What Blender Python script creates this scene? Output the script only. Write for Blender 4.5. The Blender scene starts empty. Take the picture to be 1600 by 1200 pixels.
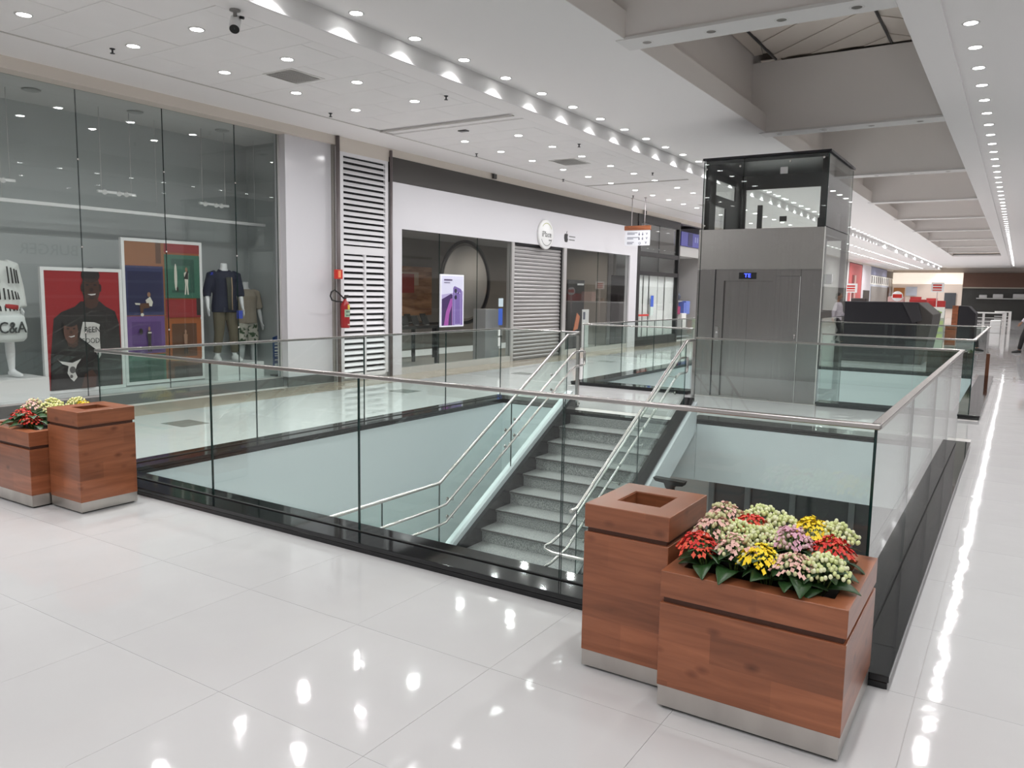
import bpy, bmesh, math, random
from mathutils import Vector, Matrix
random.seed(7)
PI = math.pi
S = bpy.context.scene
C = S.collection

# ------------------------------------------------------------------ camera
F, YAW, PITCH, ROLL, EYE = 1225.78, .570007, .116801, .0171853, 1.62
cy_, sy_ = math.cos(YAW), math.sin(YAW)
A_ = Matrix(((cy_, sy_, 0), (-sy_, cy_, 0), (0, 0, 1)))
B_ = Matrix(((1, 0, 0), (0, 0, -1), (0, 1, 0)))
P_ = Matrix(((1, 0, 0), (0, math.cos(PITCH), -math.sin(PITCH)), (0, math.sin(PITCH), math.cos(PITCH))))
Q_ = Matrix(((math.cos(ROLL), -math.sin(ROLL), 0), (math.sin(ROLL), math.cos(ROLL), 0), (0, 0, 1)))
R_ = Q_ @ P_ @ B_ @ A_                       # world -> camera (x right, y down, z forward)
cam = bpy.data.cameras.new('camera')
cam.sensor_width = 36.0
cam.lens = F / 1600 * 36.0
cam.clip_end = 300
camo = bpy.data.objects.new('camera', cam)
C.objects.link(camo)
rot = R_.transposed() @ Matrix(((1, 0, 0), (0, -1, 0), (0, 0, -1)))
camo.matrix_world = Matrix.Translation((0, 0, EYE)) @ rot.to_4x4()
S.camera = camo

# ------------------------------------------------------------------ world, exposure
w = bpy.data.worlds.new('world')
S.world = w
w.use_nodes = True
w.node_tree.nodes['Background'].inputs[0].default_value = (1.0, .97, .94, 1)
w.node_tree.nodes['Background'].inputs[1].default_value = .5
S.view_settings.view_transform = 'Standard'
S.view_settings.look = 'None'
S.view_settings.exposure = 0.18
S.view_settings.gamma = 1
S.view_settings.use_curve_mapping = False
S.cycles.use_denoising = True
S.cycles.max_bounces = 14
S.cycles.diffuse_bounces = 5
S.cycles.glossy_bounces = 6
S.cycles.transmission_bounces = 12
S.cycles.transparent_max_bounces = 40
S.cycles.sample_clamp_indirect = 4.0
S.cycles.caustics_reflective = False
S.cycles.caustics_refractive = False
LAMP_W = 10.0                                  # each downlight

# ------------------------------------------------------------------ materials
MATS = {}
def mat(name, col, rough=.5, metal=0, spec=.5, emit=0, coat=0, noise=None, bump=None, ecol=None):
    if name in MATS: return MATS[name]
    m = bpy.data.materials.new(name); m.use_nodes = True
    nt = m.node_tree; b = nt.nodes['Principled BSDF']
    b.inputs['Base Color'].default_value = (*col, 1)
    b.inputs['Roughness'].default_value = rough
    b.inputs['Metallic'].default_value = metal
    b.inputs['Specular IOR Level'].default_value = spec
    b.inputs['Coat Weight'].default_value = coat
    if emit:
        b.inputs['Emission Color'].default_value = (*(ecol or col), 1)
        b.inputs['Emission Strength'].default_value = emit
    if noise or bump:
        tc = nt.nodes.new('ShaderNodeTexCoord')
        mp = nt.nodes.new('ShaderNodeMapping')
        nt.links.new(tc.outputs['Object'], mp.inputs[0])
    if noise:                                  # (scale xyz, col2, lo, hi, detail)
        sc, c2, lo, hi, det = noise
        mp.inputs['Scale'].default_value = sc
        n = nt.nodes.new('ShaderNodeTexNoise')
        n.inputs['Scale'].default_value = 1; n.inputs['Detail'].default_value = det
        nt.links.new(mp.outputs[0], n.inputs['Vector'])
        r = nt.nodes.new('ShaderNodeValToRGB')
        r.color_ramp.elements[0].position = lo; r.color_ramp.elements[1].position = hi
        r.color_ramp.elements[0].color = (*c2, 1); r.color_ramp.elements[1].color = (*col, 1)
        nt.links.new(n.outputs['Fac'], r.inputs[0])
        nt.links.new(r.outputs[0], b.inputs['Base Color'])
    if bump:                                   # (scale xyz, strength)
        sc, st = bump
        if not noise: mp.inputs['Scale'].default_value = sc
        n2 = nt.nodes.new('ShaderNodeTexNoise')
        n2.inputs['Scale'].default_value = 1 if not noise else 30; n2.inputs['Detail'].default_value = 2
        nt.links.new(mp.outputs[0], n2.inputs['Vector'])
        bp = nt.nodes.new('ShaderNodeBump'); bp.inputs['Strength'].default_value = st
        bp.inputs['Distance'].default_value = .01
        nt.links.new(n2.outputs['Fac'], bp.inputs['Height'])
        nt.links.new(bp.outputs[0], b.inputs['Normal'])
    MATS[name] = m
    return m

def glass(name, tint, refl=1.0):
    """architectural pane: clear tinted transmission plus Schlick mirror reflection, the same from both sides"""
    if name in MATS: return MATS[name]
    m = bpy.data.materials.new(name); m.use_nodes = True
    nt = m.node_tree; nt.nodes.clear()
    out = nt.nodes.new('ShaderNodeOutputMaterial')
    g = nt.nodes.new('ShaderNodeNewGeometry')
    d = nt.nodes.new('ShaderNodeVectorMath'); d.operation = 'DOT_PRODUCT'
    nt.links.new(g.outputs['Normal'], d.inputs[0]); nt.links.new(g.outputs['Incoming'], d.inputs[1])
    def mth(op, a, b=None):
        n = nt.nodes.new('ShaderNodeMath'); n.operation = op
        for i, v in enumerate((a, b)):
            if v is None: continue
            if isinstance(v, (int, float)): n.inputs[i].default_value = v
            else: nt.links.new(v, n.inputs[i])
        return n.outputs[0]
    c = mth('ABSOLUTE', d.outputs['Value'])
    k = mth('SUBTRACT', 1.0, c)
    p = mth('POWER', k, 5.0)
    f = mth('MULTIPLY_ADD', p, .96)
    f.node.inputs[2].default_value = .04
    f = mth('MULTIPLY', f, refl)
    tr = nt.nodes.new('ShaderNodeBsdfTransparent'); tr.inputs[0].default_value = (*tint, 1)
    gl = nt.nodes.new('ShaderNodeBsdfGlossy'); gl.inputs['Roughness'].default_value = 0.0
    gl.inputs[0].default_value = (1, 1, 1, 1)
    mx = nt.nodes.new('ShaderNodeMixShader')
    nt.links.new(f, mx.inputs[0]); nt.links.new(tr.outputs[0], mx.inputs[1]); nt.links.new(gl.outputs[0], mx.inputs[2])
    nt.links.new(mx.outputs[0], out.inputs[0])
    MATS[name] = m
    return m

def wood_mat():
    m = bpy.data.materials.new('planter wood'); m.use_nodes = True
    nt = m.node_tree; b = nt.nodes['Principled BSDF']; N = nt.nodes.new; L = nt.links.new
    tc = N('ShaderNodeTexCoord'); mp = N('ShaderNodeMapping'); mp.inputs['Scale'].default_value = (2.2, 2.2, 26)
    L(tc.outputs['Object'], mp.inputs[0])
    n = N('ShaderNodeTexNoise'); n.inputs['Scale'].default_value = 1; n.inputs['Detail'].default_value = 5; n.inputs['Distortion'].default_value = .6
    L(mp.outputs[0], n.inputs['Vector'])
    r = N('ShaderNodeValToRGB'); r.color_ramp.elements[0].position = .3; r.color_ramp.elements[1].position = .72
    r.color_ramp.elements[0].color = (.205, .066, .028, 1); r.color_ramp.elements[1].color = (.350, .120, .054, 1)
    L(n.outputs['Fac'], r.inputs[0])
    # planks of slightly different tone
    sx = N('ShaderNodeSeparateXYZ'); L(tc.outputs['Object'], sx.inputs[0])
    def M(op, x, y=None):
        q = N('ShaderNodeMath'); q.operation = op
        for i, v in enumerate((x, y)):
            if v is None: continue
            if isinstance(v, (int, float)): q.inputs[i].default_value = v
            else: L(v, q.inputs[i])
        return q.outputs[0]
    rowz = M('FLOOR', M('MULTIPLY', sx.outputs[2], 8.5))
    along = M('FLOOR', M('ADD', M('MULTIPLY', M('ADD', sx.outputs[0], sx.outputs[1]), 1.6), M('MULTIPLY', rowz, .37)))
    cb_ = N('ShaderNodeCombineXYZ'); L(rowz, cb_.inputs[0]); L(along, cb_.inputs[1])
    wn = N('ShaderNodeTexWhiteNoise'); wn.noise_dimensions = '2D'; L(cb_.outputs[0], wn.inputs['Vector'])
    hs = N('ShaderNodeHueSaturation'); L(r.outputs[0], hs.inputs['Color'])
    mr = N('ShaderNodeMapRange'); mr.inputs[3].default_value = .80; mr.inputs[4].default_value = 1.17
    L(wn.outputs['Value'], mr.inputs[0]); L(mr.outputs[0], hs.inputs['Value'])
    # knots
    mp3 = N('ShaderNodeMapping'); mp3.inputs['Scale'].default_value = (5.5, 5.5, 9.5); L(tc.outputs['Object'], mp3.inputs[0])
    v2 = N('ShaderNodeTexVoronoi'); v2.inputs['Scale'].default_value = 1; L(mp3.outputs[0], v2.inputs['Vector'])
    k = N('ShaderNodeValToRGB'); k.color_ramp.elements[0].position = .03; k.color_ramp.elements[1].position = .21
    k.color_ramp.elements[0].color = (.45, .38, .35, 1); k.color_ramp.elements[1].color = (1, 1, 1, 1)
    L(v2.outputs['Distance'], k.inputs[0])
    mu = N('ShaderNodeMix'); mu.data_type = 'RGBA'; mu.blend_type = 'MULTIPLY'; mu.inputs[0].default_value = 1
    L(hs.outputs[0], mu.inputs[6]); L(k.outputs[0], mu.inputs[7]); L(mu.outputs[2], b.inputs['Base Color'])
    b.inputs['Roughness'].default_value = .30
    b.inputs['Coat Weight'].default_value = .12; b.inputs['Coat Roughness'].default_value = .15
    MATS['planter wood'] = m
    return m

WOOD = wood_mat()
FLOOR = mat('polished floor tile', (.575, .570, .570), .05, spec=.5, noise=((1.3, 1.3, 1.3), (.545, .538, .54), .35, .7, 4))
_nt = FLOOR.node_tree; _b = _nt.nodes['Principled BSDF']
_g = _nt.nodes.new('ShaderNodeNewGeometry'); _n = _nt.nodes.new('ShaderNodeTexNoise'); _n.inputs['Scale'].default_value = 3.2; _n.inputs['Detail'].default_value = 2
_nt.links.new(_g.outputs['Position'], _n.inputs['Vector'])
_u = _nt.nodes.new('ShaderNodeBump'); _u.inputs['Strength'].default_value = .5; _u.inputs['Distance'].default_value = .004
_nt.links.new(_n.outputs['Fac'], _u.inputs['Height']); _nt.links.new(_u.outputs[0], _b.inputs['Normal'])
GROUT = mat('floor joint', (.58, .56, .54), .6)
BEIGE = mat('beige stone strip', (.42, .345, .27), .12, noise=((3, 3, 3), (.35, .29, .23), .3, .7, 4))
INLAY = mat('grey inlay stone', (.20, .21, .20), .12)
BLACK = mat('black granite', (.012, .013, .015), .05, spec=.6, noise=((160, 160, 160), (.004, .004, .005), .35, .75, 2))
GRANITE = mat('grey granite', (.40, .41, .40), .32, noise=((95, 95, 95), (.13, .14, .14), .36, .62, 3))
GRANITE_NOSE = mat('grey granite tread', (.40, .41, .40), .28, noise=((95, 95, 95), (.20, .21, .21), .36, .62, 3))
PAINT = mat('white paint', (.74, .73, .72), .55)
CEIL = mat('ceiling paint', (.86, .845, .84), .7)
PANEL = mat('ceiling panel', (.86, .85, .845), .75, noise=((2, 2, 2), (.83, .82, .815), .3, .7, 2))
GAP = mat('shadow gap', (.32, .30, .28), .8)
FASCIA = mat('void wall paint', (.78, .86, .88), .5)
SHELLW = mat('shop white gloss', (.67, .66, .69), .12, spec=.5)
GREYW = mat('shop back wall', (.43, .455, .455), .5)
DGREY = mat('dark grey metal', (.075, .07, .067), .4)
STEEL = mat('brushed steel', (.55, .54, .53), .3, metal=1, noise=((1.2, 1.2, 40), (.46, .45, .445), .3, .7, 3))
LIFTSTEEL = mat('lift steel', (.66, .645, .62), .27, metal=1, noise=((40, 40, .8), (.60, .585, .565), .3, .7, 3))
RAILSTEEL = mat('handrail steel', (.62, .60, .58), .24, metal=1)
SKIRT = mat('planter steel skirt', (.66, .63, .59), .34, metal=1, noise=((6, 6, 2), (.55, .52, .49), .3, .7, 4))
RAILGLASS = glass('balustrade glass', (.947, .986, .970))
SHOPGLASS = glass('shop window glass', (.945, .96, .953))
LIFTDOOR = mat('lift door steel', (.50, .485, .48), .25, metal=1, noise=((40, 40, .8), (.45, .435, .43), .3, .7, 2))
LIFTGLASS = glass('lift glass', (.93, .95, .94))
GEDGE = mat('glass edge', (.010, .035, .032), .15)
DARKM = mat('black painted steel', (.012, .012, .016), .35)
RUBBER = mat('black rubber', (.01, .01, .01), .7)
EMIT = mat('lamp diffuser', (1, 1, 1), .5, emit=14)
EMIT.cycles.emission_sampling = 'NONE'
OFFLAMP = mat('unlit lamp glass', (.10, .085, .07), .3)
ALU = mat('aluminium frame', (.62, .61, .60), .35, metal=.6)
LOUV = mat('louvre white', (.79, .78, .80), .3)
VOIDD = mat('dark cavity', (.02, .02, .022), .9)
WHITE = mat('white plastic', (.80, .80, .80), .35)
MANN = mat('mannequin white', (.80, .81, .82), .35)
RED = mat('signal red', (.55, .03, .02), .35)
LEAF = mat('leaf green', (.030, .085, .022), .38, noise=((25, 25, 25), (.014, .045, .012), .3, .7, 2))
STEM = mat('stem green', (.13, .20, .05), .5)
SOIL = mat('soil', (.025, .017, .012), .9)

# ------------------------------------------------------------------ helpers
def wloc(o):
    v = Vector((0, 0, 0))
    while o: v += o.location; o = o.parent
    return v
class MB:
    def __init__(s): s.v = []; s.f = []; s.m = []; s.sm = []
    def add(s, vs, fs, mi=0, smooth=False):
        n = len(s.v); s.v += [tuple(x) for x in vs]
        for f in fs: s.f.append(tuple(i + n for i in f)); s.m.append(mi); s.sm.append(smooth)
        return s
    def box(s, x0, x1, y0, y1, z0, z1, mi=0, mis=None):
        vs = [(x, y, z) for z in (z0, z1) for y in (y0, y1) for x in (x0, x1)]
        fs = [(0, 2, 3, 1), (4, 5, 7, 6), (0, 1, 5, 4), (2, 6, 7, 3), (0, 4, 6, 2), (1, 3, 7, 5)]   # -z +z -y +y -x +x
        n = len(s.v); s.v += vs
        for k, f in enumerate(fs):
            s.f.append(tuple(i + n for i in f)); s.m.append(mis[k] if mis else mi); s.sm.append(False)
        return s
    def prism(s, poly, a, b, axis='x', mi=0, mis=None):
        """poly in the other two axes, extruded a..b along axis"""
        def P(p, t):
            return {'x': (t, p[0], p[1]), 'y': (p[0], t, p[1]), 'z': (p[0], p[1], t)}[axis]
        k = len(poly)
        vs = [P(p, a) for p in poly] + [P(p, b) for p in poly]
        fs = [tuple(range(k - 1, -1, -1)), tuple(range(k, 2 * k))] + [(i, (i + 1) % k, (i + 1) % k + k, i + k) for i in range(k)]
        n = len(s.v); s.v += vs
        for q, f in enumerate(fs):
            s.f.append(tuple(i + n for i in f)); s.m.append((mis[0] if q < 2 else mis[1]) if mis else mi); s.sm.append(False)
        return s
    def tube(s, pts, rad, n=10, mi=0, caps=True, flat=1.0, up=None):
        pts = [Vector(p) for p in pts]
        if not isinstance(rad, (list, tuple)): rad = [rad] * len(pts)
        ref = None; rings = []
        for i, p in enumerate(pts):
            t = (pts[min(i + 1, len(pts) - 1)] - pts[max(i - 1, 0)]).normalized()
            if ref is None:
                ref = Vector(up) if up else (Vector((0, 0, 1)) if abs(t.z) < .9 else Vector((1, 0, 0)))
            u = (ref - t * ref.dot(t)).normalized(); v = t.cross(u); ref = u
            r = rad[i]; rx, ry = r if isinstance(r, (list, tuple)) else (r, r * flat)
            rings.append([p + u * (rx * math.cos(2 * PI * k / n)) + v * (ry * math.sin(2 * PI * k / n)) for k in range(n)])
        vs = [q for r in rings for q in r]; fs = []
        for i in range(len(pts) - 1):
            for k in range(n):
                a, b = i * n + k, i * n + (k + 1) % n
                fs.append((a, b, b + n, a + n))
        s.add(vs, fs, mi, True)
        if caps:
            base = len(s.v) - len(vs)
            s.f.append(tuple(base + k for k in range(n - 1, -1, -1))); s.m.append(mi); s.sm.append(False)
            s.f.append(tuple(base + (len(pts) - 1) * n + k for k in range(n))); s.m.append(mi); s.sm.append(False)
        return s
    def lathe(s, prof, c=(0, 0, 0), n=20, mi=0, axis='z'):
        vs = []; fs = []
        for r, h in prof:
            for k in range(n):
                a = 2 * PI * k / n; x, y = r * math.cos(a), r * math.sin(a)
                p = {'z': (x, y, h), 'x': (h, x, y), 'y': (y, h, x)}[axis]
                vs.append((c[0] + p[0], c[1] + p[1], c[2] + p[2]))
        for i in range(len(prof) - 1):
            for k in range(n):
                a, b = i * n + k, i * n + (k + 1) % n
                fs.append((a, b, b + n, a + n))
        return s.add(vs, fs, mi, True)
    def ball(s, c, r, n=10, mi=0):
        rx, ry, rz = r if isinstance(r, (list, tuple)) else (r, r, r)
        vs = []; fs = []; h = max(4, n // 2)
        for i in range(h + 1):
            t = PI * i / h
            for k in range(n):
                a = 2 * PI * k / n
                vs.append((c[0] + rx * math.sin(t) * math.cos(a), c[1] + ry * math.sin(t) * math.sin(a), c[2] + rz * math.cos(t)))
        for i in range(h):
            for k in range(n):
                a, b = i * n + k, i * n + (k + 1) % n
                fs.append((a, a + n, b + n, b))
        return s.add(vs, fs, mi, True)
    def build(s, name, mats, parent=None, bevel=0, remesh=0):
        off = wloc(parent) if parent else Vector((0, 0, 0))
        me = bpy.data.meshes.new(name)
        me.from_pydata([tuple(Vector(v) - off) for v in s.v], [], s.f)
        for m in (mats if isinstance(mats, (list, tuple)) else [mats]): me.materials.append(m)
        me.polygons.foreach_set('material_index', s.m)
        me.polygons.foreach_set('use_smooth', s.sm)
        me.validate(); me.update()
        bm = bmesh.new(); bm.from_mesh(me); bmesh.ops.recalc_face_normals(bm, faces=bm.faces); bm.to_mesh(me); bm.free()
        o = bpy.data.objects.new(name, me); C.objects.link(o); o.parent = parent
        if bevel:
            b = o.modifiers.new('bevel', 'BEVEL'); b.width = bevel; b.segments = 2; b.limit_method = 'ANGLE'
        if remesh:
            r = o.modifiers.new('remesh', 'REMESH'); r.mode = 'VOXEL'; r.voxel_size = remesh; r.use_smooth_shade = True
            sm = o.modifiers.new('smooth', 'SMOOTH'); sm.iterations = 5; sm.factor = .5
        return o
def B(x0, x1, y0, y1, z0, z1): return MB().box(min(x0, x1), max(x0, x1), min(y0, y1), max(y0, y1), min(z0, z1), max(z0, z1))
def tag(o, label=None, cat=None, group=None, kind=None):
    if label: o['label'] = label
    if cat: o['category'] = cat
    if group: o['group'] = group
    if kind: o['kind'] = kind
    return o
def thing(name, label, cat, loc, group=None):
    o = bpy.data.objects.new(name, None); C.objects.link(o); o.location = loc
    o.empty_display_size = .1
    return tag(o, label, cat, group)
def struct(name, mb, mats, parent=None, label=None, **k):
    o = mb.build(name, mats, parent, **k)
    if parent is None: tag(o, label, None, None, 'structure')
    elif label: o['label'] = label
    return o
def dup(o, parent=None):
    c = o.copy(); C.objects.link(c)
    if parent: c.parent = parent
    for ch in o.children: dup(ch, c)
    return c
def text(s, size, loc, rot, m, parent, name='lettering', ext=.003, align='CENTER', sx=1.0):
    cu = bpy.data.curves.new(name, 'FONT'); cu.body = s; cu.size = size; cu.extrude = ext
    cu.align_x = align; cu.align_y = 'CENTER'; cu.resolution_u = 3
    cu.materials.append(m)
    t_ = bpy.data.objects.new(name, cu)
    me = bpy.data.meshes.new_from_object(t_)
    bpy.data.objects.remove(t_)
    o = bpy.data.objects.new(name, me); C.objects.link(o); o.parent = parent
    o.location = Vector(loc) - (wloc(parent) if parent else Vector((0, 0, 0))); o.rotation_euler = rot
    o.scale.x = sx
    return o
RX = (PI / 2, 0, PI / 2)      # lettering that faces +X
RY = (PI / 2, 0, 0)           # lettering that faces -Y
def flat(name, parent, origin, u, v, n, shapes, mats, step=.0012):
    """flat print: layered polygons on a board; shapes = [(material index, [(a,b)...])]"""
    mb = MB(); o = Vector(origin); u = Vector(u); v = Vector(v); n = Vector(n)
    for k, (mi, pts) in enumerate(shapes):
        vs = [o + u * a + v * b + n * (step * (k + 1)) for a, b in pts]
        mb.add(vs, [tuple(range(len(vs)))], mi)
    return mb.build(name, mats, parent)
def ell(cx, cy, rx, ry, n=18, a0=0, a1=2 * PI):
    return [(cx + rx * math.cos(a0 + (a1 - a0) * k / (n - (0 if a1 - a0 > 6.2 else 1))), cy + ry * math.sin(a0 + (a1 - a0) * k / (n - (0 if a1 - a0 > 6.2 else 1)))) for k in range(n)]
def rect(a, b, c, d): return [(a, b), (c, b), (c, d), (a, d)]
ORD = 'first second third fourth fifth sixth seventh eighth ninth tenth eleventh twelfth thirteenth fourteenth fifteenth sixteenth seventeenth eighteenth nineteenth twentieth'.split()

# ================================================================== STRUCTURE
WX = -9.95                     # plane of the shop fronts
# voids: hole rectangles (x0,x1,y0,y1)
V1 = (-6.30, -.65, 3.78, 9.58)
V2 = (-6.30, -.65, 12.56, 18.70)
fl = MB()
Z0, Z1 = -.30, -.004
XL, XR = -12.5, 4.0
for x0, x1, y0, y1 in ((XL, XR, -8, V1[2]), (XL, V1[0], V1[2], V1[3]), (V1[1], XR, V1[2], V1[3]), (XL, XR, V1[3], V2[2]),
                       (XL, V2[0], V2[2], V2[3]), (V2[1], XR, V2[2], V2[3]), (XL, XR, V2[3], 80)):
    fl.box(x0, x1, y0, y1, Z0, Z1)
floor = struct('floor', fl, GROUT)
# tiles, 0.785 m, laid with fine joints; nearest ones single, the rest in one sheet per bay
T = .785
tmesh = None
def tile_at(x0, y0, w_, d_):
    global tmesh
    full = abs(w_ - T) < 1e-6 and abs(d_ - T) < 1e-6
    if full and tmesh:
        o = bpy.data.objects.new('tile', tmesh); C.objects.link(o)
    else:
        mb = MB().box(0, w_ - .0016, 0, d_ - .0016, -.004, 0)
        o = mb.build('tile', FLOOR)
        if full: tmesh = o.data
    o.parent = floor; o.location = (x0, y0, 0)
for i in range(-12, 4):
    for j in range(-1, 24):
        x0 = -.235 + i * T; y0 = 2.68 + j * T - T
        x1, y1 = x0 + T, y0 + T
        if x1 <= -9.15 or x0 > 1.3: continue
        # keep clear of the kerbs: clip against the two wells (with their kerbs)
        def inside(h): return x1 > h[0] and x0 < h[1] and y1 > h[2] and y0 < h[3]
        k1 = (-6.60, -.35, 3.48, 9.86); k2 = (-6.60, -.35, 12.28, 18.98)
        a, b, c, d = max(x0, -9.15), x1, y0, y1
        skip = False
        for k in (k1, k2):
            if b > k[0] + 1e-4 and a < k[1] - 1e-4 and d > k[2] + 1e-4 and c < k[3] - 1e-4:
                if a >= k[0] and b <= k[1] and c >= k[2] and d <= k[3]: skip = True; break
                if a < k[0] and b > k[0]: b = k[0]
                elif b > k[1] and a < k[1]: a = k[1]
                elif c < k[2] and d > k[2]: d = k[2]
                elif d > k[3] and c < k[3]: c = k[3]
        if skip or b - a < .03 or d - c < .03: continue
        if y0 > 14 and x0 < -6.6 and j % 1: continue
        tile_at(a, c, b - a, d - c)
ymax = 2.68 + 23 * T
MB().box(-9.15, 1.335, ymax, 80, -.004, 0).box(1.335, 4, -8, 80, -.004, 0).box(-9.15, 1.335, -8, 1.11, -.004, 0).build('tile_field', FLOOR, floor)
MB().box(WX - .02, -9.15, -2, 80, -.004, 0).build('stone_strip', BEIGE, floor)
for y in (-2.0, 1.75, 5.48, 9.46, 13.1, 16.85, 20.6):
    MB().box(-8.45, -8.03, y, y + .37, -.003, .0012).build('inlay_tile', INLAY, floor)

# void linings
vw = MB()
vw.box(V1[0] - .2, V1[0] + .012, V1[2] - .1, V1[3], -4.0, -.004)
vw.box(V1[0], -5.22, V1[3] - .012, V1[3] + .25, -4.0, -.004)
struct('wall_left', vw, FASCIA)
struct('wall_back', MB().box(-3.33, V1[1], V1[3] - .012, V1[3] + .25, -.73, -.004).box(V2[0], V2[1], V2[3] - .012, V2[3] + .25, -4.0, -.004), FASCIA)
struct('wall_right', MB().box(V1[1] - .012, V1[1] + .2, V1[2], V1[3], -.73, -.004).box(V2[1] - .012, V2[1] + .2, V2[2], V2[3], -.73, -.004), FASCIA)
struct('wall_front', MB().box(V1[0], V1[1], V1[2] - .2, V1[2] + .012, -.73, -.004).box(V2[0], -4.5, V2[2] - .2, V2[2] + .012, -.73, -.004).box(-2.4, V2[1], V2[2] - .2, V2[2] + .012, -.73, -.004), FASCIA)
struct('trim_1', MB().box(V2[0] - .2, V2[0] + .012, V2[2], V2[3], -4.0, -.004), FASCIA)
struct('floor_lower', MB().box(-6.5, 4, 2.5, 19, -4.1, -4.0), mat('lower floor', (.42, .42, .41), .1))
struct('ceiling_lower', MB().box(-6.3, 4, 9.83, 12.36, -.79, -.73).box(-.65, 4, 2.5, 9.83, -.79, -.73), CEIL)
# lower shop front seen under the far edge of the near void
lsf = thing('lower_shop_front', 'dark glazed shop front on the lower floor, seen under the far slab edge', 'shop front', (-2, 11.6, -4.0))
xs = [-3.75, -3.2, -2.55, -1.75, -1.1, -.3, .8, 2]
for a, b in zip(xs, xs[1:]):
    B(a + .03, b - .03, 11.62, 11.66, -3.9, -.80).build('glazed_panel', mat('lower dark glass', (.11, .115, .125), .06), lsf)
    B(a - .04, a + .04, 11.56, 11.68, -4.0, -.80).build('mullion', mat('grey mullion', (.30, .32, .33), .3), lsf)
B(-6.3, -3.79, 11.6, 11.7, -4.0, -.80).build('side_panel', PAINT, lsf)

# ---- ceilings
LC, HC = 4.20, 4.38           # low and high ceiling
ceil = struct('ceiling', MB().box(-12.5, -9.05, -8, 80, LC, LC + .12).box(-9.05, -6.45, -8, 80, LC + .02, LC + .12).box(-6.45, -6.12, -8, 80, LC, LC + .12), CEIL)
pm = None
def panel(x0, y0, wx, wy):
    o = B(0, wx - .006, 0, wy - .006, 0, .02).build('ceiling_panel', PANEL, ceil)
    o.location = (x0, y0, LC + random.uniform(0, .0015))
PW, PD = 1.2, .6
row = 0; y = .69
while y < 34:
    if not (9.85 < y + .3 < 10.1 or 17.2 < y + .3 < 17.5):
        cuts = [-9.04, -7.85, -6.65, -6.45] if row % 2 else [-9.04, -8.45, -7.25, -6.45]
        for a, b in zip(cuts, cuts[1:]): panel(a, y, b - a, PD)
    y += PD; row += 1
B(-9.04, -6.45, 34.2, 80, LC, LC + .02).build('ceiling_field', PANEL, ceil)
B(-9.04, -6.45, -8, .69, LC, LC + .02).build('ceiling_field', PANEL, ceil)
for yy in (10.0, 17.28):
    B(-9.06, -6.47, yy - .03, yy + .03, LC - .012, LC).build('expansion_cover', mat('joint cover', (.50, .48, .46), .6), ceil)
B(-9.075, -9.04, -3, 80, LC - .004, LC).build('edge_bead', mat('edge bead', (.56, .54, .52), .8), ceil)
struct('trim_2', MB().box(-6.12, -6.09, -8, 80, LC, HC + .06), PAINT, label='vertical fascia between low and high ceiling')
struct('ceiling_center', MB().box(-6.09, -5.66, -8, 80, HC + .03, HC + .15).box(-5.66, -3.85, -8, 80, HC, HC + .15)
       .box(-3.85, -1.19, 58.5, 80, HC, HC + .15).box(-3.85, -1.19, -8, 2.0, HC, HC + .15), CEIL)
struct('ceiling_right', MB().box(-1.19, -.84, -8, 80, HC, HC + 1.56).box(-.84, -.42, -8, 80, HC + .03, HC + .15).box(-.42, 4.2, -8, 80, HC, HC + .15), CEIL)
# light wells between the beams
SKY_Z = 5.62
lw = MB()
lw.box(-4.20, -3.86, 2, 58.5, HC + .28, HC + .30).box(-3.87, -3.846, 2, 58.5, HC + .003, HC + .30).box(-4.20, -4.12, 2, 58.5, HC + .28, SKY_Z + .32)
struct('trim_3', lw, mat('well plaster', (.84, .80, .77), .7), label='stepped plaster side of the skylight wells')
fabric = mat('roof fabric', (.78, .72, .66), .7, noise=((.8, .8, .8), (.70, .64, .58), .3, .7, 3))
sk = struct('ceiling_skylight', MB().box(-4.2, -1.1, 1, 60, SKY_Z + .3, SKY_Z + .34).box(-4.2, -1.1, 1, 2, HC + .1, SKY_Z + .3).box(-4.2, -1.1, 58.5, 59, HC + .1, SKY_Z + .3), fabric, label='blind fabric of the closed skylight')
BEAMS = [2.66 + 5.68 * i for i in range(10)]
tarp_m = mat('roof blind', (.80, .73, .66), .6)
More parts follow.
